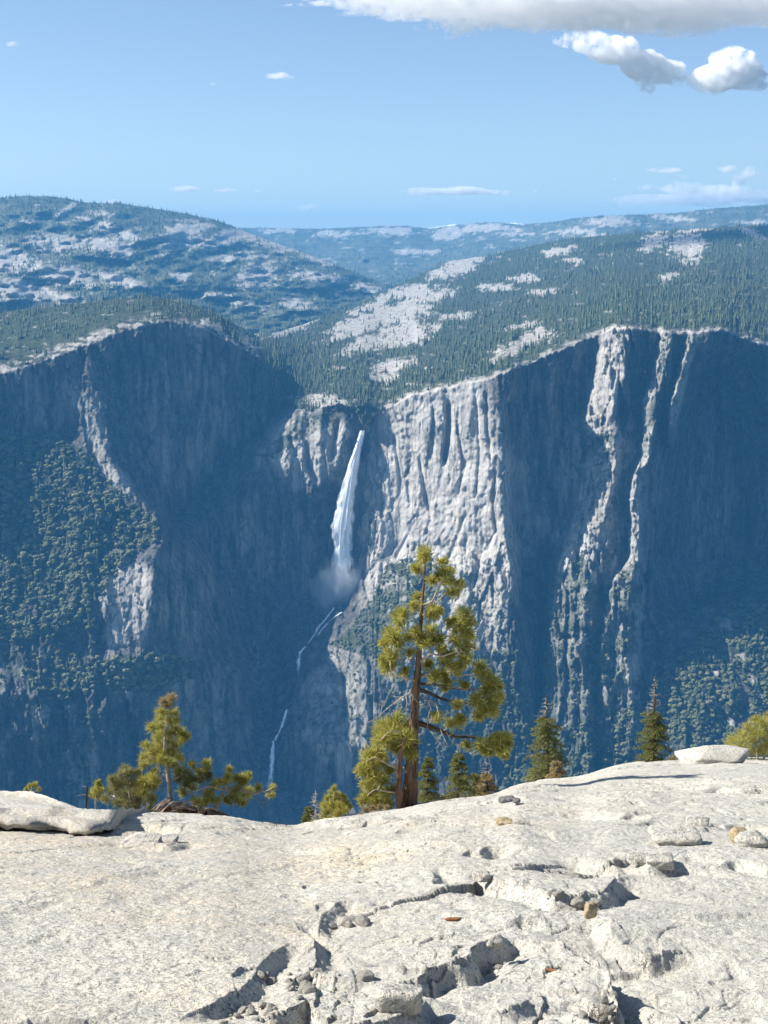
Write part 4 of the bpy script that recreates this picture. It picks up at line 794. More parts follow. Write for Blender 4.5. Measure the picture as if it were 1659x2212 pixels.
def chunks():
    r = np.random.default_rng(77); ms = [rock_mesh('rock_chunk', (1, 1, 0.8), M['granite'], 300 + k, 3, 3.2, 9, 0.12) for k in range(7)]
    n = 0
    for cx_, cy_, sx, sy, num, lab in ((660, 2110, 60, 34, 34, 'broken granite chunk in the crumbled hollow at lower centre'), (560, 2170, 60, 24, 22, 'broken granite chunk at the crumbled lower end of the hollow'), (760, 1968, 30, 16, 10, 'broken granite chunk at the crumbling edge above the hollow'), (1080, 2044, 24, 12, 7, 'broken granite chunk under the central ledge'), (1296, 2150, 34, 22, 10, 'broken granite chunk around the dry twigs of the lower crack'), (1200, 1938, 70, 6, 9, 'broken granite chunk along the foot of the thick plate')):
        for k in range(num):
            px_, py_ = cx_ + r.normal() * sx * 0.6, min(cy_ + r.normal() * sy * 0.6, 2205); p = spot(px_, py_); S = np.linalg.norm(p) / FOC; w = S * (7 + 26 * r.uniform() ** 2.2)
            gz = float((ground(p[0:1], p[1:2]) + carve(p[0:1], p[1:2]))[0]); o = link('rock_chunk', ms[n % 7], None, (p[0], p[1], gz + w * 0.16)); n += 1
            o.scale = (w * r.uniform(0.8, 1.3), w * r.uniform(0.8, 1.4), w * r.uniform(0.6, 1.0)); o.rotation_euler = (r.normal() * 0.15, r.normal() * 0.15, r.uniform(0, 6.28)); tag(o, lab, 'rock', lab.replace('broken granite chunk', 'broken chunks'), 'thing')
chunks()
def left_slab():
    # the great overlapping sheet at the left: outline in plan, undercut front
    front = [(-520, 1822), (-200, 1812), (0, 1790), (60, 1794), (120, 1792), (165, 1800), (210, 1802), (240, 1796), (262, 1782), (292, 1774), (306, 1768)]
    F = smooth_line([spot(x, y)[:2] for x, y in front], 130); F += np.stack([0.05 * fbm(F[:, 0] / 0.5, F[:, 1] / 0.5, 601, 4), 0.12 * fbm(F[:, 0] / 0.5, F[:, 1] / 0.5, 602, 4)], -1)
    bk = smooth_line([(-9.5, 15.5), (-6.2, 15.5), (-4.4, 14.0), (-3.0, 11.6), (F[-1, 0] - 0.02, F[-1, 1] + 0.2)], 130)
    n = 70; u = np.linspace(0, 1, n)
    X = F[None, :, 0] + (bk[None, :, 0] - F[None, :, 0]) * u[:, None]; Yy = F[None, :, 1] + (bk[None, :, 1] - F[None, :, 1]) * u[:, None]
    base, _ = bare(X, Yy); ax = np.linspace(0, 1, 130)[None]
    th = 0.055 * sstep(0, 0.15, 1 - ax) + 0.012 + 0.02 * n2(ax * 14, 0 * ax, 66)
    # the top keeps to the line of sight of the slab's own crest
    top_y = I(px_of(X, Yy, base), [(-900, 1690), (0, 1702), (60, 1706), (120, 1714), (180, 1726), (240, 1742), (285, 1758), (320, 1768)])
    tv = np.tan(np.arctan((top_y - CY) / FOC) + R(PITCH)); crest = -Yy * tv
    w = sstep(0.0, 0.75, u)[:, None] * sstep(0.0, 0.22, 1 - ax); zt = (base + th) * (1 - w) + (crest - 0.10 * (1 - u[:, None]) - 1.2 * np.maximum(u[:, None] - 0.7, 0) ** 2) * w
    zt = np.maximum(zt, base + 0.03) - 0.16 * sstep(0.84, 1.0, ax) + 0.8 * (relief(X * 1.3 + 20, Yy * 1.3) - relief(X * 1.3 + 20, Yy * 1.3).mean()) + 0.012 * facets(X / 0.3, Yy / 0.5, 605, 1.0)
    edge = np.minimum(1, u[:, None] / 0.03); zt = zt - 0.05 * (1 - np.sqrt(np.clip(1 - (1 - edge) ** 2, 0, 1)))
    top = np.stack([X, Yy, zt], -1)
    rows = [top[0] + np.array([0.0, a, 0]) - np.array([0, 0, 1.0]) * (th.T * b) for a, b in ((0.0, 0.25), (0.02, 0.5), (0.07, 0.8), (0.25, 1.1), (0.5, 1.3))]
    for k, q in enumerate(rows): q[:, 1] += 0.05 * fbm(q[:, 0] / 0.12, q[:, 2] / 0.08, 611 + k, 3)
    V = np.concatenate([np.array(rows[::-1]), top]); m = V.shape[0]
    o = link('rock_slab', mesh('rock_slab', V.reshape(-1, 3), grid_faces(m, 130), M['granite'], True)); tag(o, 'great overlapping granite sheet with undercut front at the left edge', 'rock', kind='thing')
left_slab()

# ------------------------------------------------------------------ waterfall, cascades and spray
def water_strip(name, line, hw, off, n=120, m=15, seed=0, edge0=0.45, parent=None, depth=None, ragged=1.0, tail=0.15):
    """a falling curtain: centre line in the picture with half widths; off = metres in front of the wall"""
    L = resample(np.array([(a, b) for a, b in line], float), n); t = np.linspace(0, 1, n); w = np.interp(t, np.linspace(0, 1, len(hw)), hw)
    u = np.linspace(-1, 1, m)
    rag = 1 + ragged * (0.05 * n2(t * n / 9, 0 * t, seed) + 0.04 * n2(t * n / 2.5, 0 * t, seed + 1))
    px = L[:, None, 0] + u[None] * (w * rag)[:, None] + ragged * 0.10 * w[:, None] * n2(t[:, None] * n / 6, u[None] * 2, seed + 2); py = L[:, None, 1] + 0 * u[None]
    if depth is None:
        q, _, _ = on_walls(L[:, 0], L[:, 1]); Yc = q[:, 1]
        for _ in range(12): Yc[1:-1] = (Yc[:-2] + Yc[1:-1] + Yc[2:]) / 3
    else: Yc = np.interp(t, np.linspace(0, 1, len(depth)), depth)
    Yc = Yc - off
    bulge = (w * 1.25)[:, None] * np.sqrt(np.clip(1 - u[None] ** 2, 0, 1)) * 0.8
    rough = 0.22 * w[:, None] * fbm(u[None] * 4 + 0 * t[:, None], t[:, None] * n / 30, seed + 3, 3)
    P = at(px, py, Yc[:, None] - bulge - rough)
    Pb = at(px, py, Yc[:, None] + bulge * 0.4)
    fade = np.interp(t, [0, 0.04, 0.6, 1], [1.0, 1.15, 1.0, tail])[:, None]
    e = (edge0 * 2.0 * (1 - np.abs(u[None]) ** 1.7) * fade + 0.25 * n2(t[:, None] * n / 14, u[None] * 3, seed + 9) - 0.1).astype(np.float32)
    V = np.concatenate([P.reshape(-1, 3), Pb.reshape(-1, 3)]); f = grid_faces(n, m)
    o = link(name, mesh(name, V, np.concatenate([f, f[:, ::-1] + n * m]), M['water'], True, {'edge': np.concatenate([e.ravel(), e.ravel()])}), parent)
    return o
def falls():
    up = [(782, 930), (775, 955), (768, 985), (757, 1030), (748, 1080), (741, 1130), (738, 1180), (738, 1230), (740, 1275)]
    root = empty('waterfall', (0, 0, 0), 'tall white waterfall plunging beside the bright granite wall', 'waterfall')
    D = [4010, 3990, 3985, 3980, 3978, 3976, 3974, 3970, 3965]
    water_strip('main_plume', up, [5, 9, 15, 21, 27, 32, 34, 35, 40], 0, 170, 25, 700, 0.74, root, D, 1.0, 0.4)
    water_strip('spray_veil', [(x + 4, y) for x, y in up], [6, 11, 17, 24, 31, 37, 42, 50, 62], -14, 130, 21, 710, 0.46, root, D, 1.4, 0.5)
    for k, (dx, w) in enumerate(((-9, 5), (10, 5), (-3, 6), (14, 4))):
        water_strip('water_strand', [(x + dx * (i / 4), y + 12 * i / 4) for i, (x, y) in enumerate(up[2:])], [2, w, w + 2, w + 2, w, w - 1, w - 2], 10 + 3 * k, 90, 9, 720 + 7 * k, 0.55, root, [d - 12 for d in D[2:]], 1.2)
    def casc(lines, hw, lab, off, edge=0.5):
        r = empty('cascade', (0, 0, 0), lab, 'cascade')
        for k, l in enumerate(lines): water_strip('water_run', l, hw, off, 70, 9, 760 + k * 11 + len(lab), edge * 0.62, r, None, 1.8, 0.8)
    casc([[(722, 1312), (704, 1336), (690, 1352), (676, 1374), (664, 1392)], [(738, 1322), (712, 1342), (694, 1362), (680, 1380)]], [3, 5, 6, 5, 4.5], 'thin white stream running down from the foot of the tall waterfall', 6, 0.75)
    casc([[(660, 1396), (650, 1408), (646, 1424), (646, 1444), (644, 1458)]], [4.5, 7, 8, 6, 3], 'short white cascade bending round the rock halfway down the gorge', 6, 0.72)
    casc([[(620, 1532), (612, 1558), (606, 1576), (600, 1588)], [(600, 1586), (594, 1600)]], [4, 6, 6, 4.5], 'small white chute just above the lowest waterfall', 6, 0.8)
    casc([[(591, 1600), (588, 1630), (586, 1660), (583, 1690), (580, 1706)]], [4.5, 8, 9, 11, 14], 'lowest narrow waterfall dropping down the dark gorge', 14, 0.85)
    # drifting spray, a real cloud of droplets
    m = bpy.data.materials.new('spray'); m.use_nodes = True; nt = m.node_tree; nt.nodes.clear(); N = nt.nodes.new; L = nt.links.new
    out = N('ShaderNodeOutputMaterial'); pv = N('ShaderNodeVolumePrincipled'); pv.inputs['Color'].default_value = (0.92, 0.96, 1, 1)
    tc = N('ShaderNodeTexCoord'); ln = N('ShaderNodeVectorMath'); ln.operation = 'LENGTH'; L(tc.outputs['Object'], ln.inputs[0])
    no = N('ShaderNodeTexNoise'); no.inputs['Scale'].default_value = 2.6; no.inputs['Detail'].default_value = 5; mp = N('ShaderNodeMapping'); mp.inputs['Scale'].default_value = (1.3, 1, 0.6); L(tc.outputs['Object'], mp.inputs['Vector']); L(mp.outputs[0], no.inputs['Vector'])
    a = N('ShaderNodeMath'); a.operation = 'SUBTRACT'; L(no.outputs['Fac'], a.inputs[0]); L(ln.outputs['Value'], a.inputs[1])
    b = N('ShaderNodeMath'); b.operation = 'MULTIPLY_ADD'; b.use_clamp = True; b.inputs[1].default_value = 3.0; b.inputs[2].default_value = 0.78; L(a.outputs[0], b.inputs[0])
    c = N('ShaderNodeMath'); c.operation = 'MULTIPLY'; c.inputs[1].default_value = 0.024; L(b.outputs[0], c.inputs[0]); L(c.outputs[0], pv.inputs['Density']); L(pv.outputs[0], out.inputs['Volume'])
    for px, py, Y, s, lab in ((726, 1280, 3925, (96, 50, 128), 'pale spray drifting at the foot of the tall waterfall'), (576, 1702, 3440, (22, 14, 26), 'faint spray at the foot of the lowest waterfall')):
        v, f = ICO[3]; v = v * (1 + 0.22 * n3(v * 2.0 + 3, 90)[:, None])
        o = link('spray', mesh('spray', v, f, m), None, at(px, py, Y)); o.scale = s; tag(o, lab, 'mist')
falls()

# ------------------------------------------------------------------ pines and firs on the brink
def needle_ball(b, c, d, L, n, w, back=0.25):
    """a tuft of long needles bursting from the end of a shoot"""
    v = rng.normal(size=(n, 3)); v /= np.linalg.norm(v, axis=1)[:, None]; v = v + np.asarray(d) * rng.uniform(0.25, 1.1, (n, 1)); v /= np.linalg.norm(v, axis=1)[:, None]
    s = c - np.asarray(d) * rng.uniform(0, back * L * 2.2, (n, 1))
    tip = s + v * L * rng.uniform(0.65, 1.1, (n, 1)); tip[:, 2] -= 0.10 * L * rng.uniform(0, 1, n)
    b.needles(s, tip, w)
class Tree:
    """trunk and limbs drawn in picture units about a standing point; clusters hang on the nearest wood"""
    def __init__(s, name, label, px, py, Y, cat='tree', group=None):
        s.Y = Y; s.k = None; x = (px - CX) / FOC
        p = at(px, py, Y); gz = float(ground(p[0:1], p[1:2])[0]); s.p0 = p
        s.root = empty(name, (p[0], p[1], min(gz, p[2])), label, cat, group); s.o = np.array(s.root.location); s.gz = gz
        s.nodes = []; s.scale = np.linalg.norm(p) / FOC
    def P(s, px, py, dy=0.0): return at(px, py, s.Y + dy) - s.o
    def wood(s, name, pts, r0, r1, mat, n=7, k=None, bark=0.0, ground_it=False, dys=None, seed=0, pw=1.0):
        """pts in picture units"""
        q = np.array([s.P(x, y, (dys[i] if dys else 0)) for i, (x, y) in enumerate(pts)])
        if ground_it: q = np.concatenate([[[q[0, 0], q[0, 1], s.gz - s.o[2] - 0.15]], q]) if q[0, 2] > s.gz - s.o[2] - 0.1 else q
        k = k or max(6, len(q) * 4); q = smooth_line(q, k); q[1:-1] += rng.normal(0, 0.12, (len(q) - 2, 3)) * r1 * s.scale
        b = MB(); b.tube(q, (r1 + (r0 - r1) * np.linspace(1, 0, k) ** pw) * s.scale, n, bark, seed); o = link(name, b.build(name, M[mat], True), s.root); s.nodes += [p for p in q]
        return o
    def cluster(s, px, py, r, needle='needle', twig='twig', per=5, n=46, dy=None, w=0.0016, tr=1.6, up=0.5):
        dy = rng.uniform(-1, 1) * 28 * s.scale if dy is None else dy
        c = s.P(px, py, dy); rad = r * s.scale; N = np.array(s.nodes); d = np.linalg.norm((N - c) * [1, 0.8, 1.15], axis=1) + 0.25 * np.maximum(N[:, 2] - c[2], 0); j = np.argmin(d); a = N[j]
        L = np.linalg.norm(c - a); mid = (a + c) / 2 + np.array([rng.normal(0, 0.08) * L, rng.normal(0, 0.08) * L, -0.10 * L])
        q = smooth_line([a, mid, c], 8); b = MB(); r0 = tr * (0.7 + 0.5 * min(1, L / (90 * s.scale)))
        b.tube(q, np.linspace(r0, 0.55, 8) * s.scale, 5); nb = MB(); dirv = (q[-1] - q[-2]); dirv /= np.linalg.norm(dirv) + 1e-9
        for k in range(per):
            e = rng.normal(size=3); e[2] = abs(e[2]) * 0.6 + 0.1; e /= np.linalg.norm(e); e = e + 0.5 * dirv; e /= np.linalg.norm(e)
            cc = c + e * rad * (rng.uniform(0.2, 0.62) if k else 0.1)
            b.tube(np.array([q[-2], (q[-2] + cc) / 2 + [0, 0, -0.05 * rad], cc]), np.array([0.6, 0.5, 0.35]) * s.scale, 4)
            dd = e * 0.8 + np.array([0, 0, up]); dd /= np.linalg.norm(dd)
            needle_ball(nb, cc, dd, rad * rng.uniform(0.7, 1.05), int(n * 1.35), w * 1.25)
        o = link('branch', b.build('branch', M[twig], True), s.root); link('needles', nb.build('needles', M[needle]), o)
        s.nodes += [p for p in q[3:]]
    def bare(s, pts, r0=1.3, mat='dead', forks=4, dy=0.0, flen=22):
        q = smooth_line([s.P(x, y, dy * i / max(1, len(pts) - 1)) for i, (x, y) in enumerate(pts)], 12); b = MB(); b.tube(q, np.linspace(r0, 0.3, 12) * s.scale, 5)
        for k in range(forks):
            i = rng.integers(3, 11); d = q[i] - q[i - 1]; d /= np.linalg.norm(d); e = d + rng.normal(size=3) * 0.75; e[2] -= 0.3; e /= np.linalg.norm(e); l = rng.uniform(0.4, 1) * flen * s.scale
            m1 = q[i] + e * l * 0.5; m2 = m1 + (e + rng.normal(size=3) * 0.5) * l * 0.5; b.tube(np.array([q[i], m1, m2]), np.array([0.55, 0.4, 0.22]) * s.scale, 4)
        link('dead_branch', b.build('dead_branch', M[mat], True), s.root)
def hz(u, v): return (763.1 + u * 0.2579, 1181.2 + v * 0.2579)          # tall pine, read off an enlargement
def lz(u, v): return (165.9 + u * 0.268, 1479.8 + v * 0.268)            # small pine at the left
def sz(u, v): return (637 + u * 0.176, 1526 + v * 0.176)                # saplings at the brink
def fz(u, v): return (1061.8 + u * 0.36, 1227.7 + v * 0.36)             # firs at the right
def tall_pine():
    t = Tree('pine_tree', 'tall windblown pine with long yellow-green needles standing at the brink', *hz(470, 2150), 12.4)
    t.wood('trunk', [hz(*q) for q in ((475, 2160), (480, 1980), (488, 1800), (505, 1600), (512, 1450), (518, 1250), (540, 1050), (552, 880), (562, 700), (576, 500), (592, 300), (603, 150), (606, 60))], 18, 1.3, 'bark', 14, 70, 0.16, True, pw=1.35)
    t.wood('trunk', [hz(*q) for q in ((395, 2160), (380, 1980), (385, 1820), (400, 1700), (430, 1590))], 10.5, 4, 'bark', 11, 30, 0.15, True, [-0.15] * 5)
    t.wood('limb', [hz(*q) for q in ((520, 1470), (620, 1500), (720, 1535), (850, 1590), (980, 1590), (1090, 1610), (1200, 1660))], 6.5, 1.3, 'dark_bark', 8, 26, 0.08, dys=[0, 0, .1, .15, .2, .2, .2])
    t.wood('limb', [hz(*q) for q in ((540, 1190), (640, 1225), (730, 1270), (830, 1295), (960, 1310), (1060, 1330))], 4.6, 1.2, 'dark_bark', 7, 24, 0.08, dys=[0, .1, .2, .25, .2, .2])
    t.wood('limb', [hz(*q) for q in ((545, 1150), (680, 1150), (860, 1190), (1000, 1200), (1100, 1180))], 3.4, 1.0, 'dark_bark', 6, 22, 0.05, dys=[0, -.1, -.2, -.2, -.2])
    t.wood('limb', [hz(*q) for q in ((548, 1080), (680, 1060), (820, 1050), (960, 1080), (1060, 1050))], 3.0, 0.9, 'twig', 6, 20, 0.05, dys=[0, .15, .2, .25, .25])
    t.wood('limb', [hz(*q) for q in ((560, 960), (650, 890), (740, 920), (850, 880), (930, 880))], 3.0, 0.9, 'twig', 6, 20, dys=[0, -.1, -.15, -.15, -.1])
    t.wood('limb', [hz(*q) for q in ((562, 830), (690, 760), (800, 750), (880, 620), (930, 590))], 3.0, 0.9, 'twig', 6, 20, dys=[0, .1, .15, .2, .2])
    t.wood('limb', [hz(*q) for q in ((580, 490), (660, 460), (715, 340), (765, 240))], 2.4, 0.8, 'twig', 6, 16, dys=[0, -.05, -.1, -.1])
    t.wood('limb', [hz(*q) for q in ((578, 520), (690, 475), (770, 390), (850, 370))], 2.2, 0.8, 'twig', 6, 16, dys=[0, .1, .15, .15])
    t.wood('limb', [hz(*q) for q in ((560, 670), (505, 610), (500, 560), (510, 520))], 1.8, 0.7, 'twig', 6, 12)
    t.wood('limb', [hz(*q) for q in ((556, 760), (470, 730), (420, 660), (400, 600))], 2.2, 0.7, 'twig', 6, 14, dys=[0, -.1, -.15, -.2])
    t.wood('limb', [hz(*q) for q in ((545, 880), (420, 860), (340, 810), (310, 760))], 2.4, 0.7, 'twig', 6, 14, dys=[0, .1, .1, .1])
    t.wood('limb', [hz(*q) for q in ((520, 1120), (450, 1110), (380, 1080), (330, 1100), (310, 1000))], 2.4, 0.7, 'twig', 6, 14, dys=[0, -.1, -.1, -.15, -.15])
    t.wood('limb', [hz(*q) for q in ((385, 1860), (280, 1820), (180, 1760), (120, 1790))], 2.4, 0.8, 'twig', 6, 14, dys=[-.1, -.2, -.2, -.2])
    t.wood('limb', [hz(*q) for q in ((385, 2060), (280, 2050), (180, 2030), (120, 2080))], 2.4, 0.8, 'twig', 6, 14, dys=[-.1, -.2, -.25, -.25])
    t.wood('limb', [hz(*q) for q in ((470, 1640), (400, 1560), (300, 1540), (230, 1620))], 2.6, 0.8, 'twig', 6, 14, dys=[0, -.15, -.25, -.25])
    cl = [(610, 60, 66), (590, 110, 50), (740, 130, 48), (775, 220, 74), (800, 300, 70), (850, 380, 62), (895, 315, 46), (530, 180, 52), (655, 280, 54), (545, 420, 50), (510, 505, 54), (640, 575, 58), (715, 545, 50),
          (400, 585, 74), (395, 645, 46), (310, 745, 88), (262, 805, 56), (350, 780, 60), (310, 920, 84), (310, 1020, 70), (270, 960, 55), (425, 1060, 40), (470, 760, 58), (480, 890, 44),
          (560, 770, 70), (640, 715, 74), (620, 825, 58), (700, 780, 58), (730, 860, 50), (520, 720, 50),
          (930, 580, 74), (950, 650, 70), (900, 700, 78), (810, 650, 46), (850, 780, 50), (960, 740, 50), (960, 830, 58), (930, 900, 58), (950, 950, 48), (820, 900, 58), (760, 960, 58), (820, 1000, 60), (620, 1000, 48), (740, 1080, 70), (690, 1110, 68), (780, 1145, 52), (900, 1000, 50), (880, 1060, 44),
          (1060, 1030, 68), (1110, 1085, 70), (1150, 1160, 84), (1200, 1190, 58), (1110, 1230, 80), (1170, 1290, 78), (1050, 1305, 78), (1090, 1380, 70), (1165, 1385, 58), (1010, 1280, 58), (920, 1165, 46), (880, 1320, 50), (1045, 1420, 50), (1210, 1260, 50),
          (700, 1430, 50), (860, 1470, 68), (800, 1490, 44), (900, 1440, 46), (1060, 1680, 68), (1170, 1640, 70), (1230, 1700, 68), (1275, 1600, 58), (1140, 1720, 50), (1260, 1750, 46), (950, 1665, 44), (1220, 1600, 60),
          (270, 1500, 88), (380, 1480, 78), (450, 1540, 80), (330, 1560, 90), (240, 1600, 80), (430, 1620, 88), (300, 1660, 90), (200, 1715, 84), (440, 1700, 84), (370, 1700, 56), (500, 1740, 58), (120, 1775, 80), (230, 1800, 70), (130, 1880, 80), (200, 1930, 80), (260, 1960, 70), (120, 1990, 70), (300, 1890, 50), (190, 2040, 80), (280, 2060, 60), (130, 2085, 70), (200, 2130, 70), (290, 2140, 58), (340, 2040, 48), (500, 1640, 60), (220, 1560, 60), (90, 1850, 50), (160, 1830, 70)]
    r2 = np.random.default_rng(3); cl += [(u + r2.uniform(-55, 55), v + r2.uniform(-50, 50), r * r2.uniform(0.6, 0.85)) for u, v, r in cl if r2.uniform() < 0.5]
    cx = 540
    cl.sort(key=lambda c: abs(c[0] - cx))
    for u, v, r in cl: t.cluster(*hz(u, v), r * 0.2579 * 1.42, n=34, w=0.0027, per=6)
    for pts in (((500, 1200), (440, 1240), (370, 1290), (290, 1350), (200, 1430), (80, 1500)), ((480, 1230), (400, 1260), (320, 1250), (270, 1210)), ((440, 1240), (450, 1300), (440, 1380)), ((395, 1280), (400, 1330), (390, 1400)), ((560, 1240), (640, 1300), (660, 1400), (650, 1480)), ((570, 1260), (680, 1320), (760, 1400), (850, 1420)), ((600, 1500), (660, 1560), (730, 1660)), ((720, 1480), (740, 1560), (800, 1680)), ((780, 1550), (820, 1630), (900, 1660)), ((400, 2070), (300, 2090), (220, 2150)), ((390, 2120), (300, 2150), (200, 2190)), ((560, 1110), (620, 1060), (660, 1080)), ((520, 850), (470, 845), (430, 850)), ((515, 950), (450, 940), (400, 950)), ((540, 1845), (480, 1850), (410, 1850)), ((500, 1170), (470, 1220), (520, 1280)), ((310, 1350), (300, 1400)), ((230, 1400), (240, 1340), (215, 1320)), ((640, 1270), (700, 1340), (720, 1440)), ((600, 1330), (640, 1400), (600, 1470))):
        t.bare([hz(*q) for q in pts], 1.7 if len(pts) > 4 else 1.1, 'dead', 5 if len(pts) > 3 else 3, rng.uniform(-0.2, 0.2), 24)
tall_pine()
def left_pine():
    t = Tree('pine_tree', 'small upright pine growing above the splintered stump', *lz(755, 890), 11.9)
    t.wood('trunk', [lz(*q) for q in ((760, 960), (750, 870), (740, 750), (712, 600), (710, 450), (715, 300), (735, 170), (762, 100))], 6.6, 1.2, 'dead', 10, 40, 0.1, True)
    cl = [(770, 110, 46, 1), (705, 140, 44, 1), (740, 165, 40, 1), (690, 215, 50, 0), (680, 270, 55, 0), (770, 230, 40, 0), (740, 300, 50, 0), (800, 290, 40, 0), (610, 340, 50, 0), (665, 330, 45, 0), (800, 360, 50, 0), (850, 400, 48, 0), (880, 420, 38, 0), (760, 390, 55, 0), (690, 400, 50, 0), (830, 450, 45, 0), (640, 450, 50, 0), (720, 480, 66, 0), (660, 500, 60, 0), (560, 500, 50, 0), (780, 500, 50, 0), (600, 550, 58, 0), (690, 560, 60, 0), (760, 560, 60, 0), (820, 590, 48, 0), (540, 580, 44, 0), (545, 640, 45, 0), (590, 600, 50, 0), (740, 620, 50, 0), (630, 700, 40, 0), (620, 760, 50, 0), (780, 650, 50, 0), (850, 700, 58, 2), (900, 740, 58, 2), (830, 760, 50, 2), (950, 760, 58, 2), (880, 800, 50, 2), (800, 720, 50, 2), (940, 650, 40, 0), (1040, 630, 40, 0), (1050, 680, 40, 0), (1000, 700, 46, 0), (1060, 750, 48, 2), (990, 760, 50, 2), (680, 620, 50, 0), (640, 590, 44, 0)]
    t.wood('limb', [lz(*q) for q in ((740, 780), (820, 740), (920, 690), (1040, 650))], 2.2, 0.8, 'twig', 6, 14)
    t.wood('limb', [lz(*q) for q in ((715, 620), (640, 600), (570, 570), (545, 600))], 2.0, 0.7, 'twig', 6, 12, dys=[0, -.1, -.1, -.1])
    for u, v, r, k in sorted(cl, key=lambda c: abs(c[0] - 730)): t.cluster(*lz(u, v), r * 0.268 * 1.4, ('needle', 'fir_dead', 'fir')[k], n=44, w=0.0016, per=5)
    for pts in (((740, 740), (690, 720), (680, 760)), ((745, 760), (700, 770), (640, 830)), ((740, 830), (650, 855), (560, 890)), ((735, 700), (690, 690), (660, 660))): t.bare([lz(*q) for q in pts], 1.1)
    s = Tree('pine_shrub', 'dense dull-green pine shrub left of the small upright pine', *lz(440, 1010), 12.0, 'shrub')
    s.wood('stem', [lz(*q) for q in ((470, 1040), (440, 940), (410, 820), (390, 700))], 4, 1, 'dead', 7, 20, 0.1, True)
    s.wood('stem', [lz(*q) for q in ((480, 1040), (520, 940), (560, 840), (600, 790))], 3, 1, 'dead', 7, 16, 0.1, True)
    s.wood('stem', [lz(*q) for q in ((440, 1040), (350, 960), (300, 880), (290, 780))], 3, 1, 'dead', 7, 16, 0.1, True)
    for u, v, r in ((390, 680, 46), (360, 720, 52), (430, 720, 52), (290, 750, 46), (490, 710, 46), (330, 800, 66), (420, 800, 66), (520, 760, 58), (550, 800, 50), (270, 860, 56), (360, 880, 66), (450, 880, 66), (540, 860, 58), (240, 920, 46), (320, 950, 56), (400, 960, 58), (500, 930, 58), (590, 920, 56), (560, 980, 50), (470, 985, 50), (610, 820, 48), (640, 780, 36), (300, 820, 50), (480, 820, 50)):
        s.cluster(*lz(u, v), r * 0.268 * 1.35, 'needle_dull' if u < 520 else 'needle', n=48, w=0.0016, per=5)
    k = Tree('pine_shrub', 'low sprawling pine with long pale branches reaching over the drop', *lz(1120, 1000), 11.9, 'shrub')
    k.wood('stem', [lz(*q) for q in ((1100, 1040), (1125, 980), (1155, 910), (1190, 845), (1240, 830))], 7, 3, 'dead', 9, 20, 0.16, True)
    k.wood('limb', [lz(*q) for q in ((1190, 840), (1320, 830), (1440, 880), (1540, 850), (1600, 815))], 3.0, 0.8, 'twig', 7, 20)
    k.wood('limb', [lz(*q) for q in ((1190, 845), (1060, 815), (950, 860), (880, 890))], 2.6, 0.9, 'twig', 7, 16, dys=[0, -.1, -.1, -.1])
    k.wood('limb', [lz(*q) for q in ((1200, 840), (1220, 760), (1250, 690))], 2.0, 0.8, 'twig', 6, 12)
    for u, v, r in ((860, 870, 46), (930, 830, 46), (960, 930, 56), (1010, 960, 56), (1050, 880, 56), (1060, 940, 58), (1100, 830, 48), (1150, 790, 46), (1220, 740, 46), (1240, 690, 42), (1200, 780, 46), (1290, 760, 52), (1350, 760, 46), (1380, 730, 38), (1280, 850, 54), (1240, 900, 56), (1290, 930, 48), (1360, 900, 50), (1400, 860, 46), (1460, 840, 42), (1570, 830, 38), (1560, 890, 36), (1330, 950, 38), (1200, 930, 38), (1110, 930, 50), (1330, 800, 46)):
        k.cluster(*lz(u, v), r * 0.268 * 1.35, n=44, w=0.0016, per=5)
    for pts in (((1440, 880), (1450, 940), (1500, 950)), ((1510, 890), (1525, 950), (1522, 1000)), ((1320, 830), (1310, 880), (1330, 920)), ((1260, 840), (1230, 900), (1240, 960))): k.bare([lz(*q) for q in pts], 1.0, 'dead', 3)
left_pine()
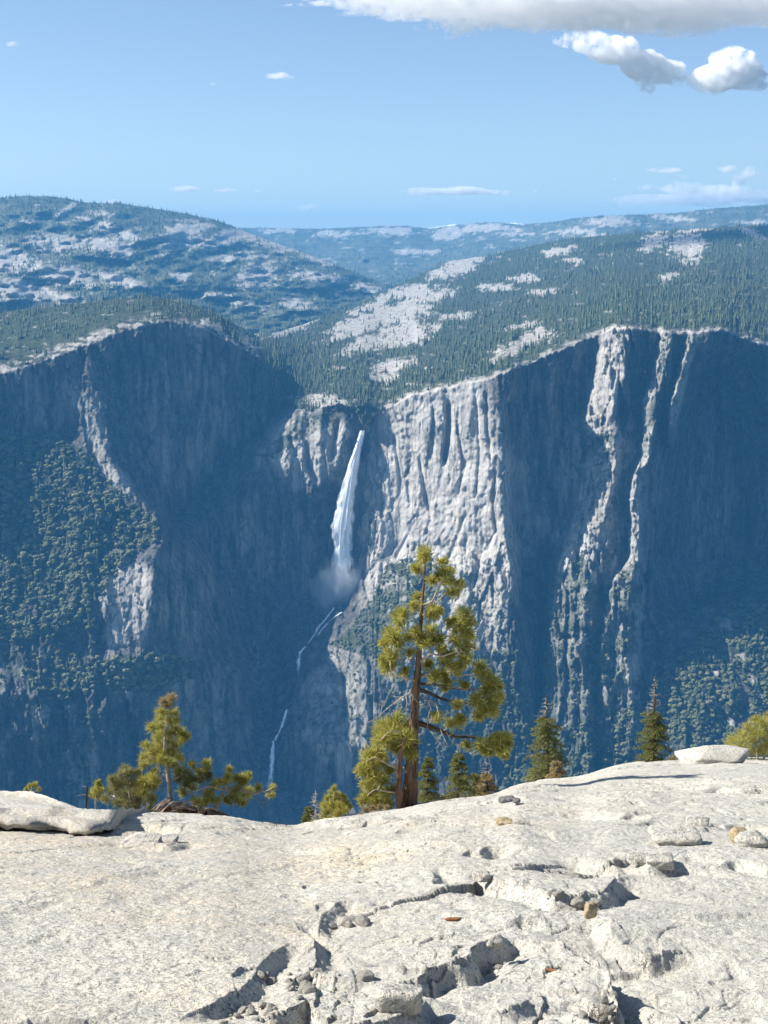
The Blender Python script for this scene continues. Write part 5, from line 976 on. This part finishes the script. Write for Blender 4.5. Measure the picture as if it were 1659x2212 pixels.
def fir(name, label, px, pyb, pyt, Y, hw, dead=0.0, seed=1, needle='fir', dens=1.0, lean=0.0, cat='tree', skirt=0.0):
    """spire of drooping boughs; the top share `dead` is bare grey wood"""
    r = np.random.default_rng(seed); t = Tree(name, label, px, pyb, Y, cat); H = pyb - pyt
    t.wood('trunk', [(px, pyb + 14), (px, pyb), (px + lean * 0.4, pyb - H * 0.5), (px + lean, pyt)], H * 0.035, 0.7, 'dark_bark' if dead < 0.9 else 'dead', 9, 26, 0.12, True)
    cb = MB(); nb = MB(); S = t.scale
    nlev = int(H / 6.2 * dens)
    for k in range(nlev):
        f = (k + r.uniform(-.3, .3)) / nlev; f = min(max(f, 0.03), 0.98)
        for j in range(4):
            a = r.uniform(0, 6.283); L = hw * (1 - f) ** 0.75 * r.uniform(0.55, 1.15) * S + 3 * S
            base = t.P(px + lean * f, pyb - H * f); isdead = f > 1 - dead * r.uniform(0.85, 1.15)
            d = np.array([math.cos(a), math.sin(a), 0]); droop = 0.35 if not isdead else 0.15
            q = np.array([base + d * L * u + np.array([0, 0, (0.18 * u - droop * u * u) * L]) for u in np.linspace(0, 1, 7)]); q[1:] += r.normal(0, 0.03 * L, (6, 3))
            if isdead:
                L2 = 0.7 if L > 14 * S else 1.0; b = MB(); b.tube(q[:6], np.linspace(0.9, 0.3, 6) * S, 4)
                for _ in range(2):
                    i = r.integers(2, 6); e = d + r.normal(size=3) * 0.8; b.tube(np.array([q[i], q[i] + e * L * 0.22]), np.array([0.4, 0.2]) * S, 3)
                if j < 2 or k % 2: link('dead_branch', b.build('dead_branch', M['dead'], True), t.root)
                continue
            cb.tube(q, np.linspace(1.0, 0.3, 7) * S, 4)
            # side sprays carrying short needles
            ns = 7
            for i in range(1, 7):
                for sgn in (-1, 1):
                    sd = np.cross(d, [0, 0, 1]) * sgn + d * 0.55 + np.array([0, 0, r.uniform(-.25, .1)]); sl = L * 0.34 * (1.15 - i / 7) + 2 * S; e = q[i] + sd * sl
                    m = 15; u = r.uniform(0, 1, (m, 1)); s0 = q[i] * (1 - u) + e * u; dv = r.normal(size=(m, 3)) * 0.7 + sd * 0.7; dv /= np.linalg.norm(dv, axis=1)[:, None]
                    nb.needles(s0, s0 + dv * r.uniform(2.4, 4.6, (m, 1)) * S, 0.6 * S)
    o = link('crown', cb.build('crown', M['dark_bark'], True), t.root) if cb.n else None
    if nb.n: link('needles', nb.build('needles', M[needle]), o)
    return t
fir('fir_tree', 'fir with thin grey dead top standing left of the other spired fir', *fz(335, 1290), 1503, 15.6, 52, 0.26, 41, lean=-2, dens=1.2)
fir('fir_tree', 'narrow fir with bare silvery spire beyond the crest near the long slab', *fz(965, 1215), 1459, 18.6, 38, 0.40, 43, lean=7, dens=1.2)
fir('fir_tree', 'yellowish young fir in front of the grey-topped fir', *fz(390, 1300), 1640, 15.2, 26, 0.0, 45, 'fir_dead')
fir('fir_tree', 'dark young fir tucked right behind the tall pine trunk', *hz(620, 2150), 1634, 13.4, 34, 0.0, 47, lean=3)
fir('fir_tree', 'green young fir in the middle of the three behind the tall pine', *hz(880, 2150), 1618, 13.6, 40, 0.06, 49)
fir('fir_tree', 'half-dead greyish young fir at the outer end of the three behind the tall pine', *hz(1120, 2160), 1640, 13.5, 30, 0.30, 51, 'fir_dead')
fir('fir_tree', 'low dark fir filling the gap behind the half-dead young fir', *hz(1010, 2160), 1668, 14.4, 44, 0.0, 57)
fir('dead_sapling', 'bare dead sapling with drooping grey twigs at the brink', *sz(255, 1440), 1708, 12.4, 22, 0.93, 53, dens=1.3)
fir('fir_tree', 'tiny dark spruce at the foot of the dead sapling', *sz(165, 1470), 1742, 12.9, 16, 0.0, 55, dens=1.4)
def shrubs():
    def bush(label, px, py, Y, cl, stems, needle='needle', n=38, name='pine_shrub'):
        t = Tree(name, label, px, py, Y, 'shrub')
        for s in stems: t.wood('stem', s, 2.6, 0.8, 'dead', 6, 14, 0.1, True)
        for x, y, r in sorted(cl, key=lambda c: -c[1]): t.cluster(x, y, r * 1.3, needle, n=n + 8, w=0.0017, per=5)
        return t
    b = bush('bushy young pine between the dead sapling and the tall pine', *sz(470, 1420), 12.6, [(*sz(u, v), r) for u, v, r in ((480, 1010, 8), (450, 1070, 10), (520, 1090, 10), (400, 1140, 11), (480, 1150, 13), (560, 1160, 12), (600, 1110, 8), (370, 1220, 11), (450, 1230, 13), (540, 1240, 13), (620, 1200, 11), (360, 1300, 12), (440, 1310, 13), (520, 1320, 12), (600, 1290, 11), (650, 1240, 9), (340, 1370, 11), (420, 1380, 12), (500, 1390, 10))], [[sz(470, 1450), sz(470, 1250), sz(480, 1020)]])
    b.bare([sz(560, 1300), sz(600, 1370), sz(680, 1330), sz(740, 1400)], 1.3); b.bare([sz(590, 1250), sz(640, 1310), sz(720, 1330)], 1.0)
    bush('bushy pine cut by the frame edge beside the long slab', *fz(1600, 1200), 17.6, [(*fz(u, v), r) for u, v, r in ((1440, 1040, 18), (1430, 1080, 14), (1490, 1010, 18), (1540, 960, 16), (1500, 1070, 20), (1560, 1040, 20), (1580, 990, 18), (1610, 920, 16), (1620, 1000, 22), (1640, 1070, 22), (1650, 950, 20), (1600, 1100, 18), (1690, 1000, 24), (1700, 1080, 24), (1720, 930, 18), (1560, 1110, 16), (1580, 910, 10), (1670, 890, 12))], [[fz(1600, 1220), fz(1590, 1050), fz(1580, 890)], [fz(1600, 1220), fz(1660, 1080), fz(1680, 900)], [fz(1590, 1220), fz(1500, 1110), fz(1450, 1050)]])
    bush('little pine shoot right of the blackened snag', *lz(160, 940), 12.2, [(*lz(u, v), r) for u, v, r in ((165, 790, 8), (175, 820, 9), (150, 850, 10), (185, 860, 10), (135, 890, 9), (170, 900, 9))], [[lz(150, 950), lz(160, 860), lz(165, 780)]])
    bush('lone tip of a bush peeping over the great left slab', 68, 1712, 15.0, [(64, 1700, 8), (74, 1698, 8), (56, 1706, 6), (84, 1706, 6)], [[(68, 1724), (68, 1700)]])
    bush('small shrub peeping over the crest beside the long slab', 1462, 1652, 18.3, [(1452, 1642, 10), (1472, 1636, 10), (1440, 1648, 8), (1464, 1646, 10)], [[(1462, 1662), (1462, 1640)]], 'needle_dull')
    bush('low dry tuft of pine litter and shoots at the tall pine foot', 800, 1776, 12.0, [(790, 1752, 9), (806, 1748, 9), (822, 1746, 8), (778, 1762, 7), (836, 1744, 7)], [[(806, 1772), (806, 1750)]], 'fir_dead')
    t = Tree('snag', 'short blackened snag with a pale tip poking above the left slab', 187, 1728, 12.3, 'snag')
    t.wood('stem', [(186, 1742), (187, 1724), (188, 1706), (187, 1700)], 3.4, 2.2, 'dark_bark', 8, 14, 0.25, True); t.bare([(188, 1701), (182, 1698), (178, 1699)], 1.1, 'dead', 1); t.bare([(186, 1718), (178, 1716), (172, 1714)], 0.7, 'dead', 1)
shrubs()
def stump():
    t = Tree('stump', 'splintered weathered stump with dark hollow under the small pine', *lz(760, 1080), 11.5, 'stump')
    L = lambda *p: [lz(*q) for q in p]
    r = np.random.default_rng(5)
    for k in range(16):
        f = k / 15; a = (540 + 130 * f + r.uniform(-12, 12), 1085 - 20 * f + r.uniform(-8, 8)); b = (700 + 70 * f + r.uniform(-15, 15), 925 + 30 * f * r.uniform(-1, 1)); m = ((a[0] + b[0]) / 2 + r.uniform(-10, 10), (a[1] + b[1]) / 2 - 6)
        t.wood('splinter', L(a, m, b), r.uniform(1.4, 3.0), 0.8, 'splinter', 5, 8, 0.25, dys=[r.uniform(-.25, .05)] * 3, seed=k)
    for p, r0 in ((((690, 965), (780, 945), (880, 940), (960, 955), (1015, 1000)), 2.2), (((700, 985), (800, 965), (900, 970), (1000, 1005)), 2.6), (((760, 1000), (860, 985), (960, 1010)), 3.4), (((720, 1030), (800, 1020), (900, 1040), (1000, 1050)), 3.0), (((1040, 1030), (1120, 1035), (1200, 1055), (1290, 1100)), 6.5), (((1020, 1010), (1100, 1000), (1180, 1030)), 3.6)):
        t.wood('root', L(*p), r0, r0 * 0.5, 'splinter' if r0 < 6 else 'dark_bark', 8, 18, 0.28, dys=[-0.1 + 0.08 * i for i in range(len(p))])
    # the hollow bowl of dark rotted wood behind the splinters
    u, v = np.meshgrid(np.linspace(0, 1, 30), np.linspace(0, 1, 14)); X = 640 + 390 * u; Yb = 1065 - 100 * np.sin(np.pi * np.clip(u * 0.9 + 0.05, 0, 1)) ** 0.7 * v + 6 * n2(u * 9, v * 5, 3)
    P = np.stack([t.P(*lz(a, b), 0.12 + 0.1 * n2(np.array([a / 40]), np.array([b / 30]), 4)[0]) for a, b in zip(X.ravel(), Yb.ravel())])
    Q = P + [0, 0.12, -0.04]; f = grid_faces(14, 30)
    link('hollow', mesh('hollow', np.concatenate([P, Q]), np.concatenate([f, f[:, ::-1] + len(P)]), M['litter']), t.root)
stump()

# ------------------------------------------------------------------ litter in the cracks
def dry_bush(label, px, py, w, h, n, seed, name='dry_shrub', cat='shrub', twigs=0.5):
    r = np.random.default_rng(seed); p = spot(px, py); S = np.linalg.norm(p) / FOC; gz = float((ground(p[0:1], p[1:2]) + carve(p[0:1], p[1:2]))[0]); b = MB()
    A = np.stack([r.normal(0, w * 0.30, n) * S, r.normal(0, w * 0.22, n) * S, np.zeros(n)], -1); qx, qy = p[0] + A[:, 0], p[1] + A[:, 1]; A[:, 2] = ground(qx, qy) + carve(qx, qy) - gz - 0.01
    for k in range(n):
        a = A[k]; d = r.normal(size=3); d[2] = abs(d[2]) * 0.7 + 0.1; d /= np.linalg.norm(d); l = h * S * r.uniform(0.35, 1.0)
        m = a + d * l * 0.5 + r.normal(0, 0.1 * l, 3); e = m + (d + r.normal(0, 0.5, 3)) * l * 0.5; b.tube(np.array([a, m, e]), np.array([0.7, 0.55, 0.3]) * S * r.uniform(0.6, 1.3), 4)
    o = link(name, b.build(name, M['litter'] if r.uniform() < 2 else M['dead']), None, (p[0], p[1], gz)); tag(o, label, cat)
dry_bush('biggest clump of dark dry twigs in the lower crack', 1296, 2172, 66, 34, 150, 1)
dry_bush('small twig nest at the end of the shadowed side ledge', 1332, 2094, 26, 18, 60, 2)
dry_bush('dry twigs trailing along the crack under the wide right plate', 1392, 2042, 44, 16, 80, 3)
dry_bush('sparse twigs in the crack at the bottom edge', 1420, 2200, 60, 14, 70, 4)
dry_bush('dry grass tuft along the brink near the central gap', 600, 1792, 60, 12, 70, 5, 'dry_grass', 'grass')
dry_bush('scattered dry sprigs below the foot of the tall pine', 960, 1762, 70, 9, 70, 6, 'dry_grass', 'grass')
def flake(label, px, py, l, yaw, seed):
    p = spot(px, py); S = np.linalg.norm(p) / FOC; gz = float((ground(p[0:1], p[1:2]) + carve(p[0:1], p[1:2]))[0])
    v, f = ICO[3]; v = v * [l / 2, l * 0.16, l * 0.10]; v = v * (1 + 0.25 * n3(v * 0.4 + seed, seed)[:, None]); v[:, 2] += 0.06 * np.abs(v[:, 0])
    o = link('bark_flake', mesh('bark_flake', v * S, f, M['cone']), None, (p[0], p[1], gz + l * 0.07 * S)); o.rotation_euler = (0, 0, R(yaw)); tag(o, label, 'bark')
flake('reddish bark flake lying on the open slab above the central ledge', 980, 1967, 36, 6, 3)
flake('reddish bark flake lying between the central ledge and the side crack', 1191, 2077, 28, -14, 5)

# ------------------------------------------------------------------ clouds, far above and beyond the hills
def cloud_mat(dens, scale, lo, hi, ext):
    m = bpy.data.materials.new('cloud'); m.use_nodes = True; nt = m.node_tree; nt.nodes.clear(); N = nt.nodes.new; L = nt.links.new
    out = N('ShaderNodeOutputMaterial'); pv = N('ShaderNodeVolumePrincipled'); pv.inputs['Color'].default_value = (1, 1, 1, 1); pv.inputs['Anisotropy'].default_value = 0.1
    geo = N('ShaderNodeTexCoord'); no = N('ShaderNodeTexNoise'); no.inputs['Scale'].default_value = scale; no.inputs['Detail'].default_value = 6; no.inputs['Roughness'].default_value = 0.62
    L(geo.outputs['Object'], no.inputs['Vector'])
    mp = N('ShaderNodeMapping'); mp.inputs['Scale'].default_value = [1 / e for e in ext]; L(geo.outputs['Object'], mp.inputs['Vector'])
    ln = N('ShaderNodeVectorMath'); ln.operation = 'LENGTH'; L(mp.outputs[0], ln.inputs[0])
    ad = N('ShaderNodeMath'); ad.operation = 'MULTIPLY_ADD'; ad.inputs[1].default_value = -0.22; L(ln.outputs['Value'], ad.inputs[0]); L(no.outputs['Fac'], ad.inputs[2])
    mr = N('ShaderNodeMapRange'); mr.inputs[1].default_value = lo; mr.inputs[2].default_value = hi; mr.inputs[3].default_value = 0.0; mr.inputs[4].default_value = dens; L(ad.outputs[0], mr.inputs[0])
    L(mr.outputs[0], pv.inputs['Density']); L(pv.outputs[0], out.inputs['Volume'])
    return m
def cloud(label, Y, lobes, dens=0.02, scale=None, soft=0.16, depth=0.7, flat=0.35, sub=4):
    """lobes: (px, py, half width, half height) in the picture; one lumpy body"""
    S = Y / FOC; L = np.array(lobes, float); c = np.average(L[:, :2], axis=0, weights=L[:, 2] * L[:, 3]); C0 = at(c[0], c[1], Y)
    v, f = ICO[sub]; d = v.copy(); ctr = np.stack([(L[:, 0] - c[0]) * S, 0 * L[:, 0], -(L[:, 1] - c[1]) * S], -1); rad = np.stack([L[:, 2] * S, np.maximum(L[:, 2], L[:, 3]) * S * depth, L[:, 3] * S], -1)
    # march outward and keep the farthest point still inside a lobe, so the lobes join in one skin
    span = np.abs(ctr).max() + rad.max() * 1.3
    st = np.array([(L[:, 0].max() - L[:, 0].min()) / 2 + L[:, 2].mean(), 0, (L[:, 1].max() - L[:, 1].min()) / 2 + L[:, 3].mean()]); st[1] = st[0] * 0.5; d = d * (st / st.max() + 0.02); d /= np.linalg.norm(d, axis=1)[:, None]
    T = np.linspace(0.02, 1, 120) * span; pts = d[:, None] * T[None, :, None]; ins = np.zeros(pts.shape[:2], bool)
    for k in range(len(L)): ins |= (((pts - ctr[k]) / rad[k]) ** 2).sum(-1) < 1
    last = np.where(ins.any(1), (ins * np.arange(120)).max(1), 0); r = T[last]
    P = d * r[:, None]; q = P / (S * 30)
    P = P * (1 + 0.16 * n3(q * 1.1 + 5, 3) + 0.10 * n3(q * 2.7, 4) + 0.05 * n3(q * 6, 5))[:, None]
    P = P * 1.12; ext = np.maximum(np.abs(P).max(0), 1.0); m = cloud_mat(dens * 5, scale or 1.0 / (S * 20), 0.28, 0.60, ext)
    o = link('cloud', mesh('cloud', P, f, m), None, C0); tag(o, label, 'cloud')
cloud('huge white and grey cumulus filling the top right of the sky', 7000, [(1000, -6, 190, 34), (1120, 0, 130, 36), (880, -14, 140, 26), (1250, -8, 200, 62), (1420, -6, 220, 66), (1600, -14, 220, 54), (1050, 40, 60, 24)], 0.007, depth=0.8, sub=5)
cloud('ragged white cloud slanting down below the big cumulus', 11500, [(1275, 98, 42, 20), (1330, 112, 52, 26), (1390, 140, 46, 30), (1430, 152, 40, 24), (1400, 182, 22, 12), (1475, 172, 30, 12)], 0.012, depth=0.8)
cloud('bright puffy cloud at the right below the big cumulus', 11500, [(1545, 170, 46, 26), (1590, 150, 52, 36), (1630, 170, 26, 22), (1570, 130, 34, 18)], 0.014, depth=0.8)
for lab, lb, dn in (('small wisp of cloud alone in the upper left sky', [(28, 95, 14, 6), (20, 92, 8, 4)], 0.005), ('little flat cloud in the mid sky left of centre', [(600, 163, 24, 7), (622, 167, 14, 4)], 0.008), ('faintest dot of cloud left of the little flat cloud', [(460, 181, 9, 4)], 0.004)):
    cloud(lab, 9500, lb, dn, sub=3)
for lab, lb, dn in (('long low cloud above the centre of the skyline', [(920, 414, 40, 8), (1000, 412, 50, 9), (1060, 416, 34, 6)], 0.0028), ('small cloud low over the left hills', [(400, 408, 30, 7), (425, 411, 12, 4)], 0.003), ('thin cloud streak beside the small low cloud', [(490, 411, 26, 4)], 0.0024), ('tiny cloud dot over the middle of the left hills', [(558, 412, 9, 4)], 0.0022), ('dim cloud just over the skyline left of centre', [(666, 448, 24, 8)], 0.0016), ('pale cloud touching the skyline of the left hill', [(245, 436, 22, 6)], 0.003), ('upright little cloud at the right above the ridge', [(1600, 385, 14, 12), (1622, 374, 18, 12), (1590, 398, 12, 9)], 0.003), ('round small cloud over the right end of the ridge', [(1572, 364, 18, 8)], 0.0026), ('broad pale cloud bank low over the right ridge', [(1560, 412, 60, 12), (1480, 408, 50, 12), (1400, 432, 60, 14), (1640, 424, 60, 14), (1520, 430, 80, 14)], 0.0011), ('flat wisp above the broad low bank', [(1440, 368, 36, 5), (1475, 382, 14, 5)], 0.0013), ('bit of cloud at the left end of the low bank', [(1396, 404, 18, 7)], 0.0013), ('lone cloud dot over the ridge right of centre', [(1157, 412, 7, 4)], 0.002), ('second lone dot nearer the low bank', [(1328, 386, 7, 4)], 0.002)):
    cloud(lab, 30000, lb, dn, sub=4 if len(lb) > 2 else 3)

# ------------------------------------------------------------------ the air between here and the far walls
def haze():
    x0, x1, y0, y1, z0, z1 = -11000, 11000, -900, 22600, -1430, 530
    v = [(x, y, z) for z in (z0, z1) for y in (y0, y1) for x in (x0, x1)]
    f = [(0, 2, 3, 1), (4, 5, 7, 6), (0, 1, 5, 4), (2, 6, 7, 3), (0, 4, 6, 2), (1, 3, 7, 5)]
    m = bpy.data.materials.new('haze'); m.use_nodes = True; nt = m.node_tree; nt.nodes.clear()
    out = nt.nodes.new('ShaderNodeOutputMaterial'); pv = nt.nodes.new('ShaderNodeVolumePrincipled')
    pv.inputs['Color'].default_value = (0.12, 0.50, 1.0, 1); pv.inputs['Density'].default_value = HAZE_DENSITY; pv.inputs['Anisotropy'].default_value = 0.0
    nt.links.new(pv.outputs[0], out.inputs['Volume'])
    o = link('haze', mesh('haze', v, np.array(f), m)); tag(o, kind='stuff')
HAZE_DENSITY = 4.7e-5
haze()
